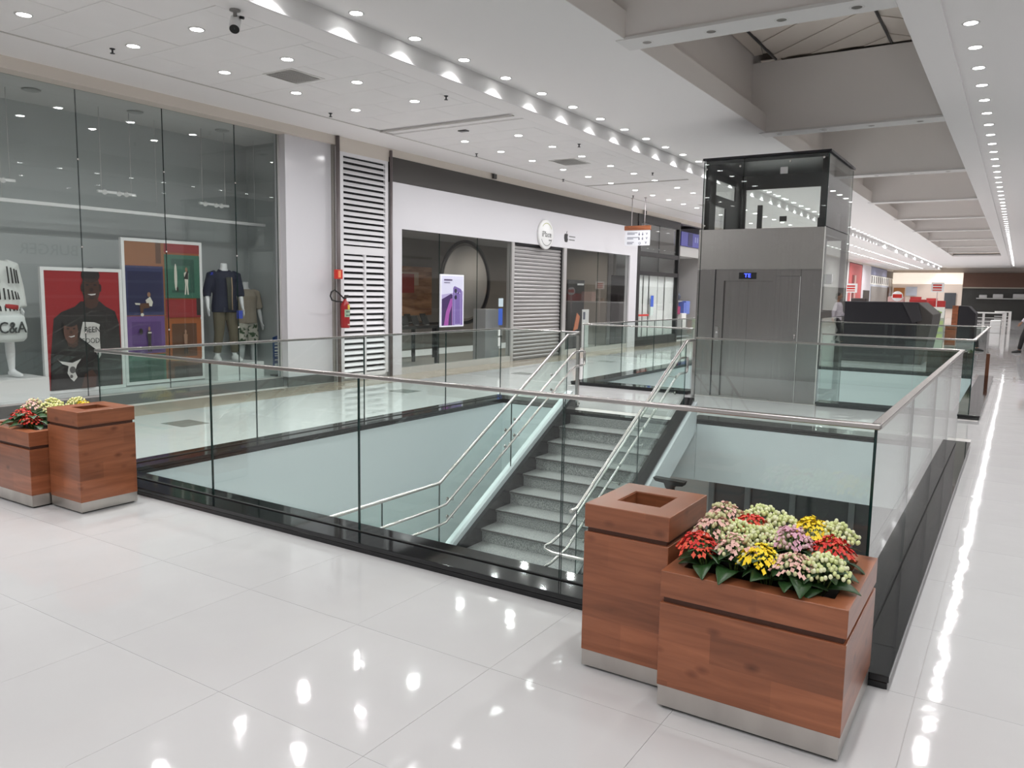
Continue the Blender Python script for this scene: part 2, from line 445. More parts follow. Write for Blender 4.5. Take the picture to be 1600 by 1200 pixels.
for i, yb in enumerate(BEAMS):
    bo = struct('beam', MB().box(-4.12, -1.19, yb - .16, yb + .16, HC + .004, SKY_Z - .08), mat('beam paint', (.86, .83, .815), .65))
    MB().box(-3.95, -1.19, yb - .19, yb + .19, HC - .012, HC + .02).build('beam_soffit', PAINT, bo)
    if 0 < i < 5:                             # fabric strips and dark rods that carry them
        for xa, xb, m, dz in ((-3.72, -2.0, 1.1, 0), (-1.96, -1.2, -.9, .0), (-4.1, -3.76, .2, .10)):
            ya, y2 = yb + .17, yb + 5.50
            lo = min(x + m * q for x in (xa, xb) for q in (ya, y2)); hi = max(x + m * q for x in (xa, xb) for q in (ya, y2)); c = lo; j = 0
            while c < hi:
                poly = [(xa, ya), (xb, ya), (xb, y2), (xa, y2)]
                for sgn, lim in ((1, c + .008), (-1, -(c + .40))):
                    out = []
                    for i2 in range(len(poly)):
                        p, q = poly[i2], poly[(i2 + 1) % len(poly)]
                        dp, dq = sgn * (p[0] + m * p[1]) - lim, sgn * (q[0] + m * q[1]) - lim
                        if dp >= 0: out.append(p)
                        if dp * dq < 0:
                            tt = dp / (dp - dq); out.append((p[0] + (q[0] - p[0]) * tt, p[1] + (q[1] - p[1]) * tt))
                    poly = out
                    if len(poly) < 3: break
                if len(poly) >= 3:
                    z0 = SKY_Z - .055 + .014 * (j % 2) + dz
                    MB().prism(poly, z0, z0 + .012, 'z').build('fabric_strip', tarp_m, sk)
                c += .40; j += 1
        for xx in (-3.74, -1.98):
            MB().tube([(xx, yb + .17, SKY_Z - .06), (xx, yb + 5.5, SKY_Z - .06)], .022, 8).build('roof_rod', DARKM, sk)

# end wall, right wall (behind the frame edge, mirrored in glass), back wall
struct('wall_behind', MB().box(-12.5, 4.2, -8.2, -8, 0, 4.6), mat('rear wall', (.36, .35, .34), .6))
struct('wall_end', MB().box(-12, 4, 80, 80.2, 0, 5), mat('end wall', (.45, .40, .36), .6))
rw = MB()
rw.box(4.0, 4.2, -8, 80, 0, 2.2, 1).box(4.0, 4.2, -8, 80, 2.2, 4.5, 0)
struct('wall_east', rw, [mat('opposite wall', (.62, .62, .62), .5), mat('opposite shops', (.13, .12, .115), .4)])
for z in (1.2, 1.7, 2.1, 3.1):
    struct('trim_4', B(3.96, 4.0, 2, 30, z, z + .1), mat('slat grey', (.22, .22, .23), .5))

# left shop wall: pieces above and between the shops
MB_ = MB()
struct('trim_5', B(WX - .25, WX + .0, -8, 80, 4.06, LC), mat('bulkhead cream', (.70, .64, .575), .55), label='cream bulkhead band above the shop fronts')
struct('wall_west', MB().box(-12.5, -12.3, -8, 9.4, 0, 4.2).box(-12.5, -10.2, -.2, .2, 0, 4.2).box(-12.5, WX, 28.9, 57.9, 0, 4.1).box(-14.2, -14, 9, 80, 0, 4.2), mat('west wall', (.55, .53, .52), .5))

# ================================================================== BALUSTRADES
KH = .06
def kerb_run(name_parent, x0, x1, y0, y1):
    """black granite kerb, two courses with a fine groove"""
    mb = MB().box(x0 + .006, x1 - .006, y0 + .006, y1 - .006, -.003, .028).box(x0, x1, y0, y1, .031, KH)
    return mb.build('kerb', BLACK, name_parent, bevel=.003)
def pane_x(parent, x0, x1, y, z0, z1, t=.012):
    return MB().box(x0, x1, y - t / 2, y + t / 2, z0, z1, mis=(1, 1, 0, 0, 1, 1)).build('glass_pane', [RAILGLASS, GEDGE], parent)
def pane_y(parent, x, y0, y1, z0, z1, t=.012):
    return MB().box(x - t / 2, x + t / 2, y0, y1, z0, z1, mis=(1, 1, 1, 1, 0, 0)).build('glass_pane', [RAILGLASS, GEDGE], parent)
RT = 1.085
def rail_x(parent, x0, x1, y): return B(x0, x1, y - .021, y + .021, RT - .024, RT).build('handrail', RAILSTEEL, parent, bevel=.004)
def rail_y(parent, x, y0, y1): return B(x - .021, x + .021, y0, y1, RT - .024, RT).build('handrail', RAILSTEEL, parent, bevel=.004)
def panes_x(parent, cuts, y):
    for a, b in zip(cuts, cuts[1:]): pane_x(parent, a + .005, b - .005, y, KH - .02, RT - .02)
def panes_y(parent, x, cuts):
    for a, b in zip(cuts, cuts[1:]): pane_y(parent, x, a + .005, b - .005, KH - .02, RT - .02)
def seal(parent, cuts_x=None, cuts_y=None, at=None):
    mb = MB()
    if cuts_x: mb.box(cuts_x[0], cuts_x[1], at - .009, at + .009, KH - .002, KH + .006)
    else: mb.box(at - .009, at + .009, cuts_y[0], cuts_y[1], KH - .002, KH + .006)
    return mb.build('seal', RUBBER, parent)

GF, GR, GL, GB = 3.64, -.475, -6.46, 9.75
bal = thing('glass_balustrade', 'frameless glass balustrade with flat steel handrail around the open stairwell', 'balustrade', (-3.4, 6.6, 0))
kerb_run(bal, -6.62, -.335, 3.46, 3.776)
kerb_run(bal, -6.62, -6.28, 3.776, 9.92)
kerb_run(bal, -.655, -.335, 3.776, 9.92)
kerb_run(bal, -6.28, -5.2, 9.56, 9.92)
kerb_run(bal, -3.43, -.655, 9.56, 9.92)
panes_x(bal, [GL, -4.98, -3.49, -2.0, GR], GF)
panes_y(bal, GL, [GF, 5.26, 6.83, 8.41, GB]); panes_y(bal, GR, [GF, 5.06, 6.6, 8.17, GB])
panes_x(bal, [GL, -5.18], GB); panes_x(bal, [-3.45, -1.95, GR], GB)
rail_x(bal, GL - .02, GR + .02, GF); rail_y(bal, GL, GF, GB); rail_y(bal, GR, GF, GB)
rail_x(bal, GL, -5.14, GB); rail_x(bal, -3.45, GR, GB)
seal(bal, (GL, GR), None, GF); seal(bal, None, (GF, GB), GR); seal(bal, None, (GF, GB), GL)
# lift well
L2, R2, N2, F2 = -6.46, -.475, 12.42, 18.85
bal2 = thing('glass_balustrade', 'frameless glass balustrade around the well in which the lift stands', 'balustrade', (-3.4, 15.6, 0))
kerb_run(bal2, -6.62, -4.45, 12.26, 12.58); kerb_run(bal2, -2.46, -.335, 12.26, 12.58)
kerb_run(bal2, -6.62, -6.28, 12.58, 19.0); kerb_run(bal2, -.655, -.335, 12.58, 19.0); kerb_run(bal2, -6.28, -.655, 18.68, 19.0)
panes_x(bal2, [L2, -4.46], N2); panes_x(bal2, [-2.45, -1.2, R2], N2)
panes_y(bal2, L2, [N2, 14.02, 15.63, 17.24, F2]); panes_y(bal2, R2, [N2, 14.02, 15.63, 17.24, F2])
panes_x(bal2, [L2, -4.96, -3.46, -1.97, R2], F2)
rail_x(bal2, L2 - .02, -4.45, N2); rail_x(bal2, -2.45, R2 + .02, N2); rail_y(bal2, L2, N2, F2); rail_y(bal2, R2, N2, F2); rail_x(bal2, L2, R2, F2)

# ================================================================== STAIRCASE
ST_L, ST_R = -5.07, -3.52
def zn(y): return (y - 9.42) * .16 / .30
st = thing('staircase', 'grey granite staircase descending to a landing between glass stair rails', 'staircase', (-4.3, 9.4, 0))
B(ST_L - .12, ST_R + .1, 9.42, 9.60, -.04, .0015).build('top_kerb', BLACK, st)
for i in range(1, 11):
    y1 = 9.42 - .30 * (i - 1); z = -.16 * i
    s = MB()
    s.box(ST_L, ST_R, y1 - .30, y1, z - .30, z - .03, mi=0)
    s.box(ST_L, ST_R, y1 - .325, y1, z - .028, z, mi=1)
    s.box(ST_L, ST_R, y1 - .329, y1 - .325, z - .022, z - .006, mi=2)
    s.build('step', [GRANITE, GRANITE_NOSE, DGREY], st)
B(ST_L, ST_R, 9.41, 9.56, -.16, -.04).build('top_riser', GRANITE, st)
B(-5.21, -3.335, 9.562, 9.578, -.73, -.042).build('back_panel', FASCIA, st)
B(-5.2, -1.2, 4.6, 6.42, -1.85, -1.601).build('landing', GRANITE_NOSE, st)
# stringers
def strg(x0, x1, up, dn, ya, yb, m, name):
    poly = [(ya, zn(ya) + up), (yb, zn(yb) + up), (yb, zn(yb) - dn), (ya, zn(ya) - dn)]
    return MB().prism(poly, x0, x1, 'x').build(name, m, st)
LBLUE = mat('stringer paint', (.60, .66, .68), .35)
strg(-5.22, -5.12, .20, .40, 6.1, 9.55, LBLUE, 'stringer')
strg(-5.12, -5.07, .13, .40, 6.15, 9.55, BLACK, 'skirting')
strg(-3.38, -3.33, .21, .16, 6.1, 9.55, LBLUE, 'stringer')
strg(-3.52, -3.38, .235, .25, 6.1, 9.58, BLACK, 'skirting')
B(-5.22, -5.12, 4.6, 6.12, -1.85, -1.5).build('landing_stringer', LBLUE, st)

def stair_rail(x, inx, label, flip):
    t = thing('stair_balustrade', label, 'balustrade', (x, 8, 0))
    off = 1.03
    def seg(y0, y1, zb, zt0, zt1):
        poly = [(y0, zb(y0)), (y1, zb(y1)), (y1, zt1), (y0, zt0)]
        MB().prism(poly, x - .006, x + .006, 'x', mis=(0, 1)).build('glass_pane', [RAILGLASS, GEDGE], t)
    cuts = [9.45, 8.05, 6.62]
    for a, b in zip(cuts, cuts[1:]):
        seg(b + .004, a - .004, lambda y: zn(y) + .18, zn(b) + off - .01, zn(a) + off - .01)
    MB().tube([(x, 9.72, zn(9.45) + off), (x, 9.45, zn(9.45) + off), (x, 6.62, zn(6.62) + off)] + ([(x, 4.7, zn(6.62) + off)] if not flip else [(x, 6.5, zn(6.62) + off)]), .019, 10).build('top_rail', RAILSTEEL, t)
    if not flip:
        for a, b in ((4.7, 5.7), (5.7, 6.62)):
            MB().box(x - .006, x + .006, a + .004, b - .004, -1.5, zn(6.62) + off - .01, mis=(1, 1, 1, 1, 0, 0)).build('glass_pane', [RAILGLASS, GEDGE], t)
    hx = x + inx
    tops = []
    for d in (.22, .42):
        z0 = zn(9.4) + off - d; z1 = zn(6.62) + off - d
        pts = [(hx, 9.72, z0 + .02), (hx, 9.52, z0 + .02), (hx, 9.4, z0 - .02), (hx, 6.62, z1)]
        if flip: pts += [(hx, 6.30, z1 - .06), (hx, 6.18, z1 - .06), (hx + .05, 6.10, z1 - .06), (hx + .16, 6.06, z1 - .06), (hx + 1.4, 6.06, z1 - .06)]
        else: pts += [(hx, 6.45, z1 - .01), (hx, 4.7, z1 - .01)]
        MB().tube(pts, .0155, 10).build('handrail', RAILSTEEL, t)
        ys = (9.0, 8.1, 7.9, 6.75) if not flip else (9.15, 8.2, 7.6, 6.8)
        for yb in ys:
            zb = zn(yb) + off - d - (.0 if yb < 9.3 else 0)
            MB().tube([(hx, yb, zb - .012), (hx, yb, zb - .05), (x + math.copysign(.008, inx), yb, zb - .05)], .006, 6).lathe([(0, 0), (.022, 0), (.022, .008), (0, .008)], (x + math.copysign(.006, inx) - (.008 if inx < 0 else 0), yb, zb - .05), 10, axis='x').build('bracket', RAILSTEEL, t)
    za, zb_ = zn(9.4) + off - .2, zn(9.4) + off - .4
    MB().tube([(hx, 9.72, za), (hx, 9.775, za - .01), (hx, 9.79, za - .05), (hx, 9.79, zb_ + .05), (hx, 9.775, zb_ + .01), (hx, 9.72, zb_)], .0155, 10).build('rail_return', RAILSTEEL, t)
    B(x - .02, x + .02, 9.735, 9.775, KH - .02, RT - .03).build('newel_post', RAILSTEEL, t)
    return t
stair_rail(-5.16, .09, 'sloping glass stair rail with twin steel handrails, turning level along the white void wall', False)
stair_rail(-3.47, -.10, 'sloping glass stair rail whose twin handrails bend round at the bottom beside the square bin', True)

# ================================================================== LIFT
lx0, lx1, ly0, ly1, lzs, lzt = -4.42, -2.49, 12.40, 14.35, 2.66, 3.74
lift = thing('lift', 'glass lift tower with brushed steel front and closed doors', 'lift', (-3.455, 13.4, 0))
def sp(x0, x1, z0, z1, y=ly0, th=.03, name='front_panel', m=LIFTSTEEL): return B(x0, x1, y, y + th, z0, z1).build(name, m, lift, bevel=.002)
sp(lx0, lx1, 2.035, lzs)
sp(lx0, -4.12, .0, 2.03, m=LIFTDOOR)
sp(-2.80, lx1, .0, 2.03, m=LIFTDOOR)
sp(-3.17, -2.806, 1.935, 2.03, ly0 + .004, m=LIFTDOOR); sp(-3.17, -2.806, .0, 1.93, ly0 + .004, name='service_panel', m=LIFTDOOR)
B(-4.12, -3.17, ly0 + .012, ly0 + .05, 1.855, 2.03).build('lintel', LIFTDOOR, lift)
B(-4.12, -3.985, ly0 + .012, ly0 + .05, .0, 1.855).build('door_jamb', LIFTDOOR, lift)
B(-3.22, -3.17, ly0 + .012, ly0 + .05, .0, 1.855).build('door_jamb', LIFTDOOR, lift)
B(-4.128, -4.118, ly0 - .002, ly0 + .02, 0, 2.03).build('shadow_joint', DARKM, lift)
B(-3.985, -3.605, ly0 + .06, ly0 + .085, .012, 1.855).build('door_leaf', LIFTDOOR, lift)
B(-3.600, -3.22, ly0 + .05, ly0 + .075, .012, 1.855).build('door_leaf', LIFTDOOR, lift)
B(-4.12, -3.17, ly0 - .01, ly0 + .08, .0, .012).build('door_sill', STEEL, lift)
dsp = B(-3.745, -3.475, ly0 + .004, ly0 + .014, 1.885, 1.985).build('floor_display', RUBBER, lift); dsp['label'] = 'black floor display with blue digits'
text('TE', .085, (-3.61, ly0 + .001, 1.936), RY, mat('blue digits', (.05, .08, 1), .5, emit=3.5), dsp, 'digits', sx=1.15)
cb = B(-4.085, -4.035, ly0 + .002, ly0 + .014, .90, 1.12).build('call_panel', STEEL, lift)
MB().lathe([(0, -.006), (.016, -.006), (.016, 0)], (-4.06, ly0 + .002, 1.03), 12, axis='y').build('button', mat('button white', (.7, .7, .7), .3), cb)
B(-2.812, -2.806, ly0 - .001, ly0 + .006, 0, 1.93).build('panel_seam', mat('seam', (.7, .7, .68), .4), lift)
MB().tube([(-2.85, ly0 - .004, .98), (-2.85, ly0 - .004, 1.05)], .009, 8).build('panel_latch', RAILSTEEL, lift)
# glass skins
def lg_x(x0, x1, y, z0, z1): return MB().box(x0, x1, y - .006, y + .006, z0, z1, mis=(1, 1, 0, 0, 1, 1)).build('glass_pane', [LIFTGLASS, GEDGE], lift)
def lg_y(x, y0, y1, z0, z1): return MB().box(x - .006, x + .006, y0, y1, z0, z1, mis=(1, 1, 1, 1, 0, 0)).build('glass_pane', [LIFTGLASS, GEDGE], lift)
lg_x(-4.37, -3.75, ly0 - .01, lzs + .01, lzt - .01); lg_x(-3.74, -2.50, ly0 - .01, lzs + .01, lzt - .01)
lg_x(-4.37, -2.50, ly1, -3.9, lzt - .02)
for z0, z1 in ((-3.9, -.6), (-.59, 1.30), (1.31, 2.66), (2.67, lzt - .02)):
    lg_y(-2.50, ly0, ly1, z0, z1); lg_y(-4.38, ly0, ly1, z0, z1)
# black shaft frame
fr = MB()
for x in (-4.33, -2.56):
    for yy in (ly0 + .10, ly1 - .08):
        fr.box(x - .04, x + .04, yy - .04, yy + .04, -3.9, lzt - .02)
for z in (.0, 1.35, 2.62):
    fr.box(-4.33, -2.56, ly1 - .11, ly1 - .05, z - .05, z + .05)
    for x in (-4.33, -2.56): fr.box(x - .03, x + .03, ly0 + .1, ly1 - .08, z - .05, z + .05)
fr.build('shaft_frame', DARKM, lift)
hd = MB()
hd.box(-4.36, -2.53, ly0 + .03, ly0 + .06, 3.68, 3.74)
hd.box(-4.36, -2.53, ly1 - .10, ly1 - .05, 3.49, 3.74).box(-2.98, -2.53, ly1 - .11, ly1 - .05, 2.66, 3.74).box(-4.36, -4.25, ly1 - .11, ly1 - .05, 2.66, 3.74)
hd.box(-2.57, -2.53, ly0 + .06, ly1 - .08, 3.62, 3.74)
xl = (-4.36, -4.33)
for y0, y1, z0, z1 in ((ly0 + .06, ly1 - .1, 3.51, 3.74), (ly0 + .06, ly1 - .1, 3.09, 3.26), (ly0 + .06, 12.87, 2.66, 3.51), (13.93, ly1 - .1, 3.26, 3.51), (13.42, ly1 - .1, 2.66, 3.09)): hd.box(*xl, y0, y1, z0, z1)
B(-3.66, -3.54, ly1 - .03, ly1 - .015, 2.93, 3.02).build('small_box', DGREY, lift)
hd.build('header_frame', DARKM, lift)
B(-4.40, -2.47, ly0 - .03, ly1 + .03, 3.735, 3.77).build('roof', DARKM, lift)
B(-3.72, -3.55, ly1 - .6, ly1 - .45, 3.77, 3.80).build('roof_box', DARKM, lift)
MB().box(-2.92, -2.72, ly1 - .5, ly1 - .2, 2.66, 2.93).box(-2.78, -2.62, ly1 - .5, ly1 - .2, 2.66, 3.0).tube([(-2.62, ly1 - .6, 2.72), (-2.66, ly1 - .62, 2.78), (-2.72, ly1 - .6, 2.72), (-2.66, ly1 - .62, 2.66)], .012, 6).build('hoist_machine', mat('machine black', (.02, .02, .022), .45), lift)
MB().lathe([(0, 0), (.07, 0), (.07, .05), (0, .05)], (-3.95, ly1 - .3, 2.72), 14, axis='y').box(-3.99, -3.91, ly1 - .25, ly1 - .2, 2.6, 3.2).build('pulley', DGREY, lift)
B(-4.3, -2.6, ly0 + .12, ly0 + .14, -3.9, 2.6).build('shaft_lining', mat('shaft lining', (.05, .052, .055), .5), lift)
MB().box(-3.05, -2.99, ly1 - .30, ly1 - .24, -3.9, 2.6).box(-2.86, -2.80, ly1 - .30, ly1 - .24, -3.9, 2.6).build('guide_rail', mat('rail grey', (.35, .36, .37), .35), lift)
B(-2.98, -2.87, ly1 - .36, ly1 - .2, 1.25, 2.1).build('counterweight', mat('weight grey', (.45, .46, .48), .45), lift)
for x, z in ((-3.80, 3.62), (-3.05, 3.64), (-2.57, 3.66), (-4.33, 2.72), (-4.33, 3.6)):
    MB().lathe([(0, -.02), (.016, -.02), (.018, 0), (0, 0)], (x, ly0 - .016, z), 10, axis='y').build('glass_bolt', RAILSTEEL, lift)
stk = B(-3.19, -3.08, ly0 - .019, ly0 - .017, 3.46, 3.56).build('sticker', mat('paper sticker', (.6, .6, .6), .6), lift)
B(-2.502, -2.492, ly0 - .02, ly0 + .0, .0, lzs).build('edge_trim', mat('trim pale', (.75, .75, .72), .35), lift)
MB().box(-2.50, -2.42, ly0 + .3, ly0 + .36, 1.82, 1.97).build('side_sensor', WHITE, lift)

# ================================================================== LAMPS
dl_data = bpy.data.lights.new('downlight lamp', 'AREA'); dl_data.shape = 'DISK'; dl_data.size = .10; dl_data.energy = LAMP_W
dl_data.color = (1.0, .99, .99); dl_data.spread = math.radians(165)
lo_data = dl_data.copy(); lo_data.energy = LAMP_W * 1.35
far_data = dl_data.copy(); far_data.energy = 60
fa_data = dl_data.copy(); fa_data.spread = math.radians(112)
ring = MB().lathe([(.064, -.004), (.078, -.006), (.083, -.001), (.083, .0), (.064, .0)], n=20)
dif = MB().lathe([(0, -.0035), (.064, -.0035)], n=20)
proto = None
def downlight(x, y, z, label, group, energy=True, data=None):
    global proto
    if proto is None:
        proto = (ring.build('downlight', PAINT), dif.build('diffuser', EMIT))
        o, d = proto; d.parent = o
    else:
        o = proto[0].copy(); C.objects.link(o); d = proto[1].copy(); C.objects.link(d); d.parent = o
    o.location = (x, y, z)
    tag(o, label, 'downlight', group)
    if energy:
        l = bpy.data.objects.new('lamp', data or dl_data); C.objects.link(l); l.parent = o; l.location = (0, 0, -.009)
ys = [1.9, 3.0, 4.1, 5.22, 6.39, 7.51, 8.63, 11.3, 12.43, 13.55, 14.8, 15.95, 17.1] + [18.5 + 1.12 * i for i in range(18)]
for nm, x in (('beside the shop fronts', -8.3), ('nearer the lit fascia', -7.2)):
    for k, y in enumerate(ys):
        v = k - (3 if x < -8 else 2)
        if x > -8 and k == 2: v = 0
        lab = (f'round low-ceiling downlight {nm}, {ORD[v]} of its row from the camera' if 0 <= v < 15 else f'small far round downlight in the ceiling row {nm}')
        downlight(x, y, LC - .001, lab, f'downlights in the row {nm}', data=lo_data)
ys2 = [1.4, 2.35, 3.3, 4.25, 5.2] + [6.15 + .925 * i for i in range(40)]
for k, y in enumerate(ys2):
    v = k - 5
    lab = (f'round downlight beside the lit fascia, {ORD[v]} of the row from the camera end' if 0 <= v < 16 else 'small far downlight on the high ceiling edge beside the lit fascia')
    downlight(-5.9, y, HC + .029, lab, 'downlights along the lit fascia', data=fa_data)
ys3 = [1.2, 2.2, 3.1, 4.0, 4.9, 5.8, 6.75, 7.7, 8.6] + [9.5 + .915 * i for i in range(46)]
for k, y in enumerate(ys3):
    v = k - 9
    lab = (f'round downlight along the skylight beams, {ORD[v]} of the row from the camera end' if 0 <= v < 16 else 'small far round downlight in the single row along the skylight beams')
    downlight(-.635, y, HC + .029, lab, 'downlights along the skylight wells')
for x in (1.4, 2.9):                          # aisle lamps beside the frame, seen only mirrored in floor and glass
    for k in range(14):
        downlight(x, .5 + 2.0 * k, HC - .001, 'round downlight over the aisle beyond the frame, mirrored in the shop glass', 'aisle downlights beyond the frame')
for k in range(5):  # unseen lamps added behind the camera to light the hall
    for j in range(4):
        downlight(-5.2 + k * 1.6, -.6 - 1.7 * j, HC - .001, 'added unseen fill downlight behind the camera', 'added fill downlights behind the camera')
# far fittings past the counted ones, too small to tell apart: one object per row
def far_row(x, z, y0, y1, step, label):
    mb = MB(); y = y0
    while y < y1:
        mb.lathe([(0, -.004), (.064, -.004)], (x, y, z), 10, mi=0).lathe([(.064, -.004), (.08, -.001)], (x, y, z), 10, mi=1); y += step
    o = mb.build('far_downlights', [EMIT, PAINT]); tag(o, label, 'downlight', kind='stuff')
    y = y0 + step * 2
    while y < y1:
        l = bpy.data.objects.new('lamp', far_data); C.objects.link(l); l.parent = o; l.location = (x, y, z - .01); y += step * 5
far_row(-5.9, HC + .029, 43.2, 78, .925, 'dense far end of the lamp row along the lit fascia')
far_row(-.635, HC + .029, 51.7, 76, .915, 'dense far end of the single lamp row beside the skylight wells')
far_row(-8.3, LC - .001, 38.7, 76, 1.12, 'dense far end of the low ceiling lamp row beside the shop fronts')
far_row(-7.2, LC - .001, 38.7, 76, 1.12, 'dense far end of the low ceiling lamp row nearer the lit fascia')
for i, yb in enumerate(BEAMS[1:4]):
    for k, x in enumerate((-3.66, -2.94, -2.22, -1.52)):
        mb = MB().lathe([(.05, -.003), (.068, -.004), (.072, 0)], (0, 0, 0), 16).lathe([(0, .0), (.05, -.001)], (0, 0, 0), 16, mi=1)
        o = mb.build('unlit_spotlight', [PAINT, OFFLAMP]); o.location = (x, yb, HC - .0122)
        tag(o, f'unlit dark spotlight in the underside of the {ORD[i]} skylight beam, {ORD[k]} from the lift side', 'spotlight', 'unlit beam spotlights')

# ceiling fittings
def vent(x0, x1, y0, y1, label):
    t = thing('air_vent', label, 'air vent', ((x0 + x1) / 2, (y0 + y1) / 2, LC))
    B(x0, x1, y0, y1, LC - .006, LC + .004).build('frame', mat('vent frame', (.70, .69, .67), .5), t)
    n = 9
    for k in range(n):
        a = x0 + .03 + (x1 - x0 - .06) * k / n
        MB().prism([(a, LC - .008), (a + .012, LC - .008), (a + .035, LC - .018), (a + .023, LC - .018)], y0 + .03, y1 - .03, 'y').build('slat', mat('vent slat', (.72, .71, .69), .5), t)
vent(-7.95, -7.44, 6.66, 7.2, 'square grey louvred air vent in the low ceiling nearest the security camera')
vent(-8.0, -7.42, 13.67, 14.36, 'square grey air vent in the low ceiling above the phone shop')
vent(-8.0, -7.42, 22.2, 22.9, 'square air vent in the low ceiling beyond the hanging sign')
for k, (x, y) in enumerate(((-8.6, 5.16), (-6.64, 8.61), (-8.79, 8.61), (-8.83, 12.4), (-6.67, 12.44), (-8.99, 16.05), (-6.81, 16.05), (-8.8, 19.5))):
    t = MB().lathe([(0, .0), (.03, 0), (.026, -.008), (.010, -.012), (.010, -.045), (.026, -.048), (.026, -.053), (0, -.053)], n=12).build('sprinkler', DARKM)
    t.location = (x, y, LC)
    tag(t, ['dark sprinkler head in the ceiling above the clothes shop window', 'dark sprinkler head close under the lit fascia, nearest the camera', 'dark sprinkler head above the louvred service door',
            'dark sprinkler head above the phone shop window', 'dark sprinkler head close under the lit fascia, second one', 'dark sprinkler head before the far ceiling joint, shop side',
            'dark sprinkler head close under the lit fascia, third one', 'dark sprinkler head beside the rods of the hanging sign'][k], 'sprinkler', 'sprinkler heads')
t = thing('security_camera', 'white bullet security camera hanging from the low ceiling', 'camera', (-6.39, 5.05, LC))
MB().lathe([(0, LC), (.05, LC), (.05, LC - .012), (.018, LC - .02), (.018, LC - .07), (0, LC - .07)], (-6.39, 5.05, 0), 16).build('mount', mat('camera mount', (.25, .24, .23), .5), t)
d = Vector((.50, -.50, -.72)).normalized(); c0 = Vector((-6.405, 5.065, LC - .10))
a, b = c0 - d * .05, c0 + d * .135
MB().tube([a, a + d * .01, b], [.036, .050, .050], 18).build('body', WHITE, t)
MB().tube([b - d * .002, b + d * .001], .045, 18).build('lens_window', RUBBER, t)
MB().tube([b, b + d * .004], .013, 12).build('lens', mat('lens', (.03, .03, .03), .05), t)
MB().tube([c0 + Vector((.04, .02, .04)), c0 + Vector((.075, .035, .03))], .014, 8).build('pivot', DARKM, t)
for (x, y, z, s) in ((-9.93, 14.6, 4.13, 'small grey sensor box on the cream band above the phone shop'), (-9.93, 22.9, 4.12, 'small dark sensor box above the black shop front')):
    o = B(x, x + .05, y - .06, y + .06, z - .05, z + .05).build('sensor_box', DGREY, bevel=.006); tag(o, s, 'sensor')
o = B(-7.86, -7.70, 10.5, 10.6, LC - .015, LC).build('emergency_light', DGREY, bevel=.004); tag(o, 'small dark rectangular fitting in the ceiling just past the joint', 'light fitting')

# ================================================================== PLANTERS, BINS, PLANTS
def box_frame(x0, x1, y0, y1, z0, z1, wx, wy):
    """open-topped rectangular ring"""
    o_ = [(x0, y0), (x1, y0), (x1, y1), (x0, y1)]; i_ = [(x0 + wx, y0 + wy), (x1 - wx, y0 + wy), (x1 - wx, y1 - wy), (x0 + wx, y1 - wy)]
    vs = [(*p, z) for z in (z0, z1) for p in o_ + i_]
    fs = []
    for k in range(4):
        n = (k + 1) % 4
        fs += [(k, n, 8 + n, 8 + k), (4 + k, 12 + k, 12 + n, 4 + n), (8 + k, 8 + n, 12 + n, 12 + k), (k, 4 + k, 4 + n, n)]
    return MB().add(vs, fs)
def bin_(x0, x1, y0, y1, label, casters=True):
    t = thing('litter_bin', label, 'bin', ((x0 + x1) / 2, (y0 + y1) / 2, 0), 'wooden litter bins')
    B(x0, x1, y0, y1, .080, .608).build('body', WOOD, t, bevel=.003)
    B(x0 + .012, x1 - .012, y0 + .012, y1 - .012, .6082, .6275).build('groove', mat('groove brown', (.075, .026, .014), .6), t)
    cx, cy = (x0 + x1) / 2, (y0 + y1) / 2
    box_frame(x0, x1, y0, y1, .628, .73, (x1 - x0) / 2 - .098, (y1 - y0) / 2 - .098).build('lid', WOOD, t, bevel=.003)
    box_frame(cx - .0975, cx + .0975, cy - .0975, cy + .0975, .668, .726, .004, .004).build('hole_liner', WOOD, t)
    B(cx - .093, cx + .093, cy - .0925, cy + .0925, .6278, .664).build('bin_bag', RUBBER, t)
    B(x0 + .003, x1 - .003, y0 + .003, y1 - .003, .010, .0798).build('skirt', SKIRT, t)
    B(x0 + .02, x1 - .02, y0 + .02, y1 - .02, .0005, .0098).build('plinth', RUBBER, t)
    return t
def planter(x0, x1, y0, y1, label):
    t = thing('planter', label, 'planter', ((x0 + x1) / 2, (y0 + y1) / 2, 0), 'wooden flower planters')
    B(x0, x1, y0, y1, .095, .433).build('body', WOOD, t, bevel=.003)
    B(x0 + .012, x1 - .012, y0 + .012, y1 - .012, .4332, .4545).build('groove', MATS['groove brown'], t)
    box_frame(x0, x1, y0, y1, .455, .56, .062, .085).build('rim', WOOD, t, bevel=.003)
    B(x0 + .063, x1 - .063, y0 + .086, y1 - .086, .455, .515).build('soil', SOIL, t)
    B(x0 + .004, x1 - .004, y0 + .004, y1 - .004, .012, .0948).build('skirt', SKIRT, t)
    B(x0 + .02, x1 - .02, y0 + .02, y1 - .02, .0005, .0118).build('plinth', RUBBER, t)
    return t
bin_(-1.494, -1.112, 2.925, 3.375, 'square wooden litter bin standing beside the flower planter at the stairwell corner')
planter(-1.088, -.408, 2.79, 3.447, 'low wooden planter full of mixed flowers at the stairwell corner')
bin_(-5.885, -5.478, 2.92, 3.345, 'square wooden litter bin at the far corner of the stairwell, below the clothes shop window')
planter(-6.60, -5.892, 2.79, 3.447, 'low wooden planter with red and cream flowers, cut by the edge of the photo')

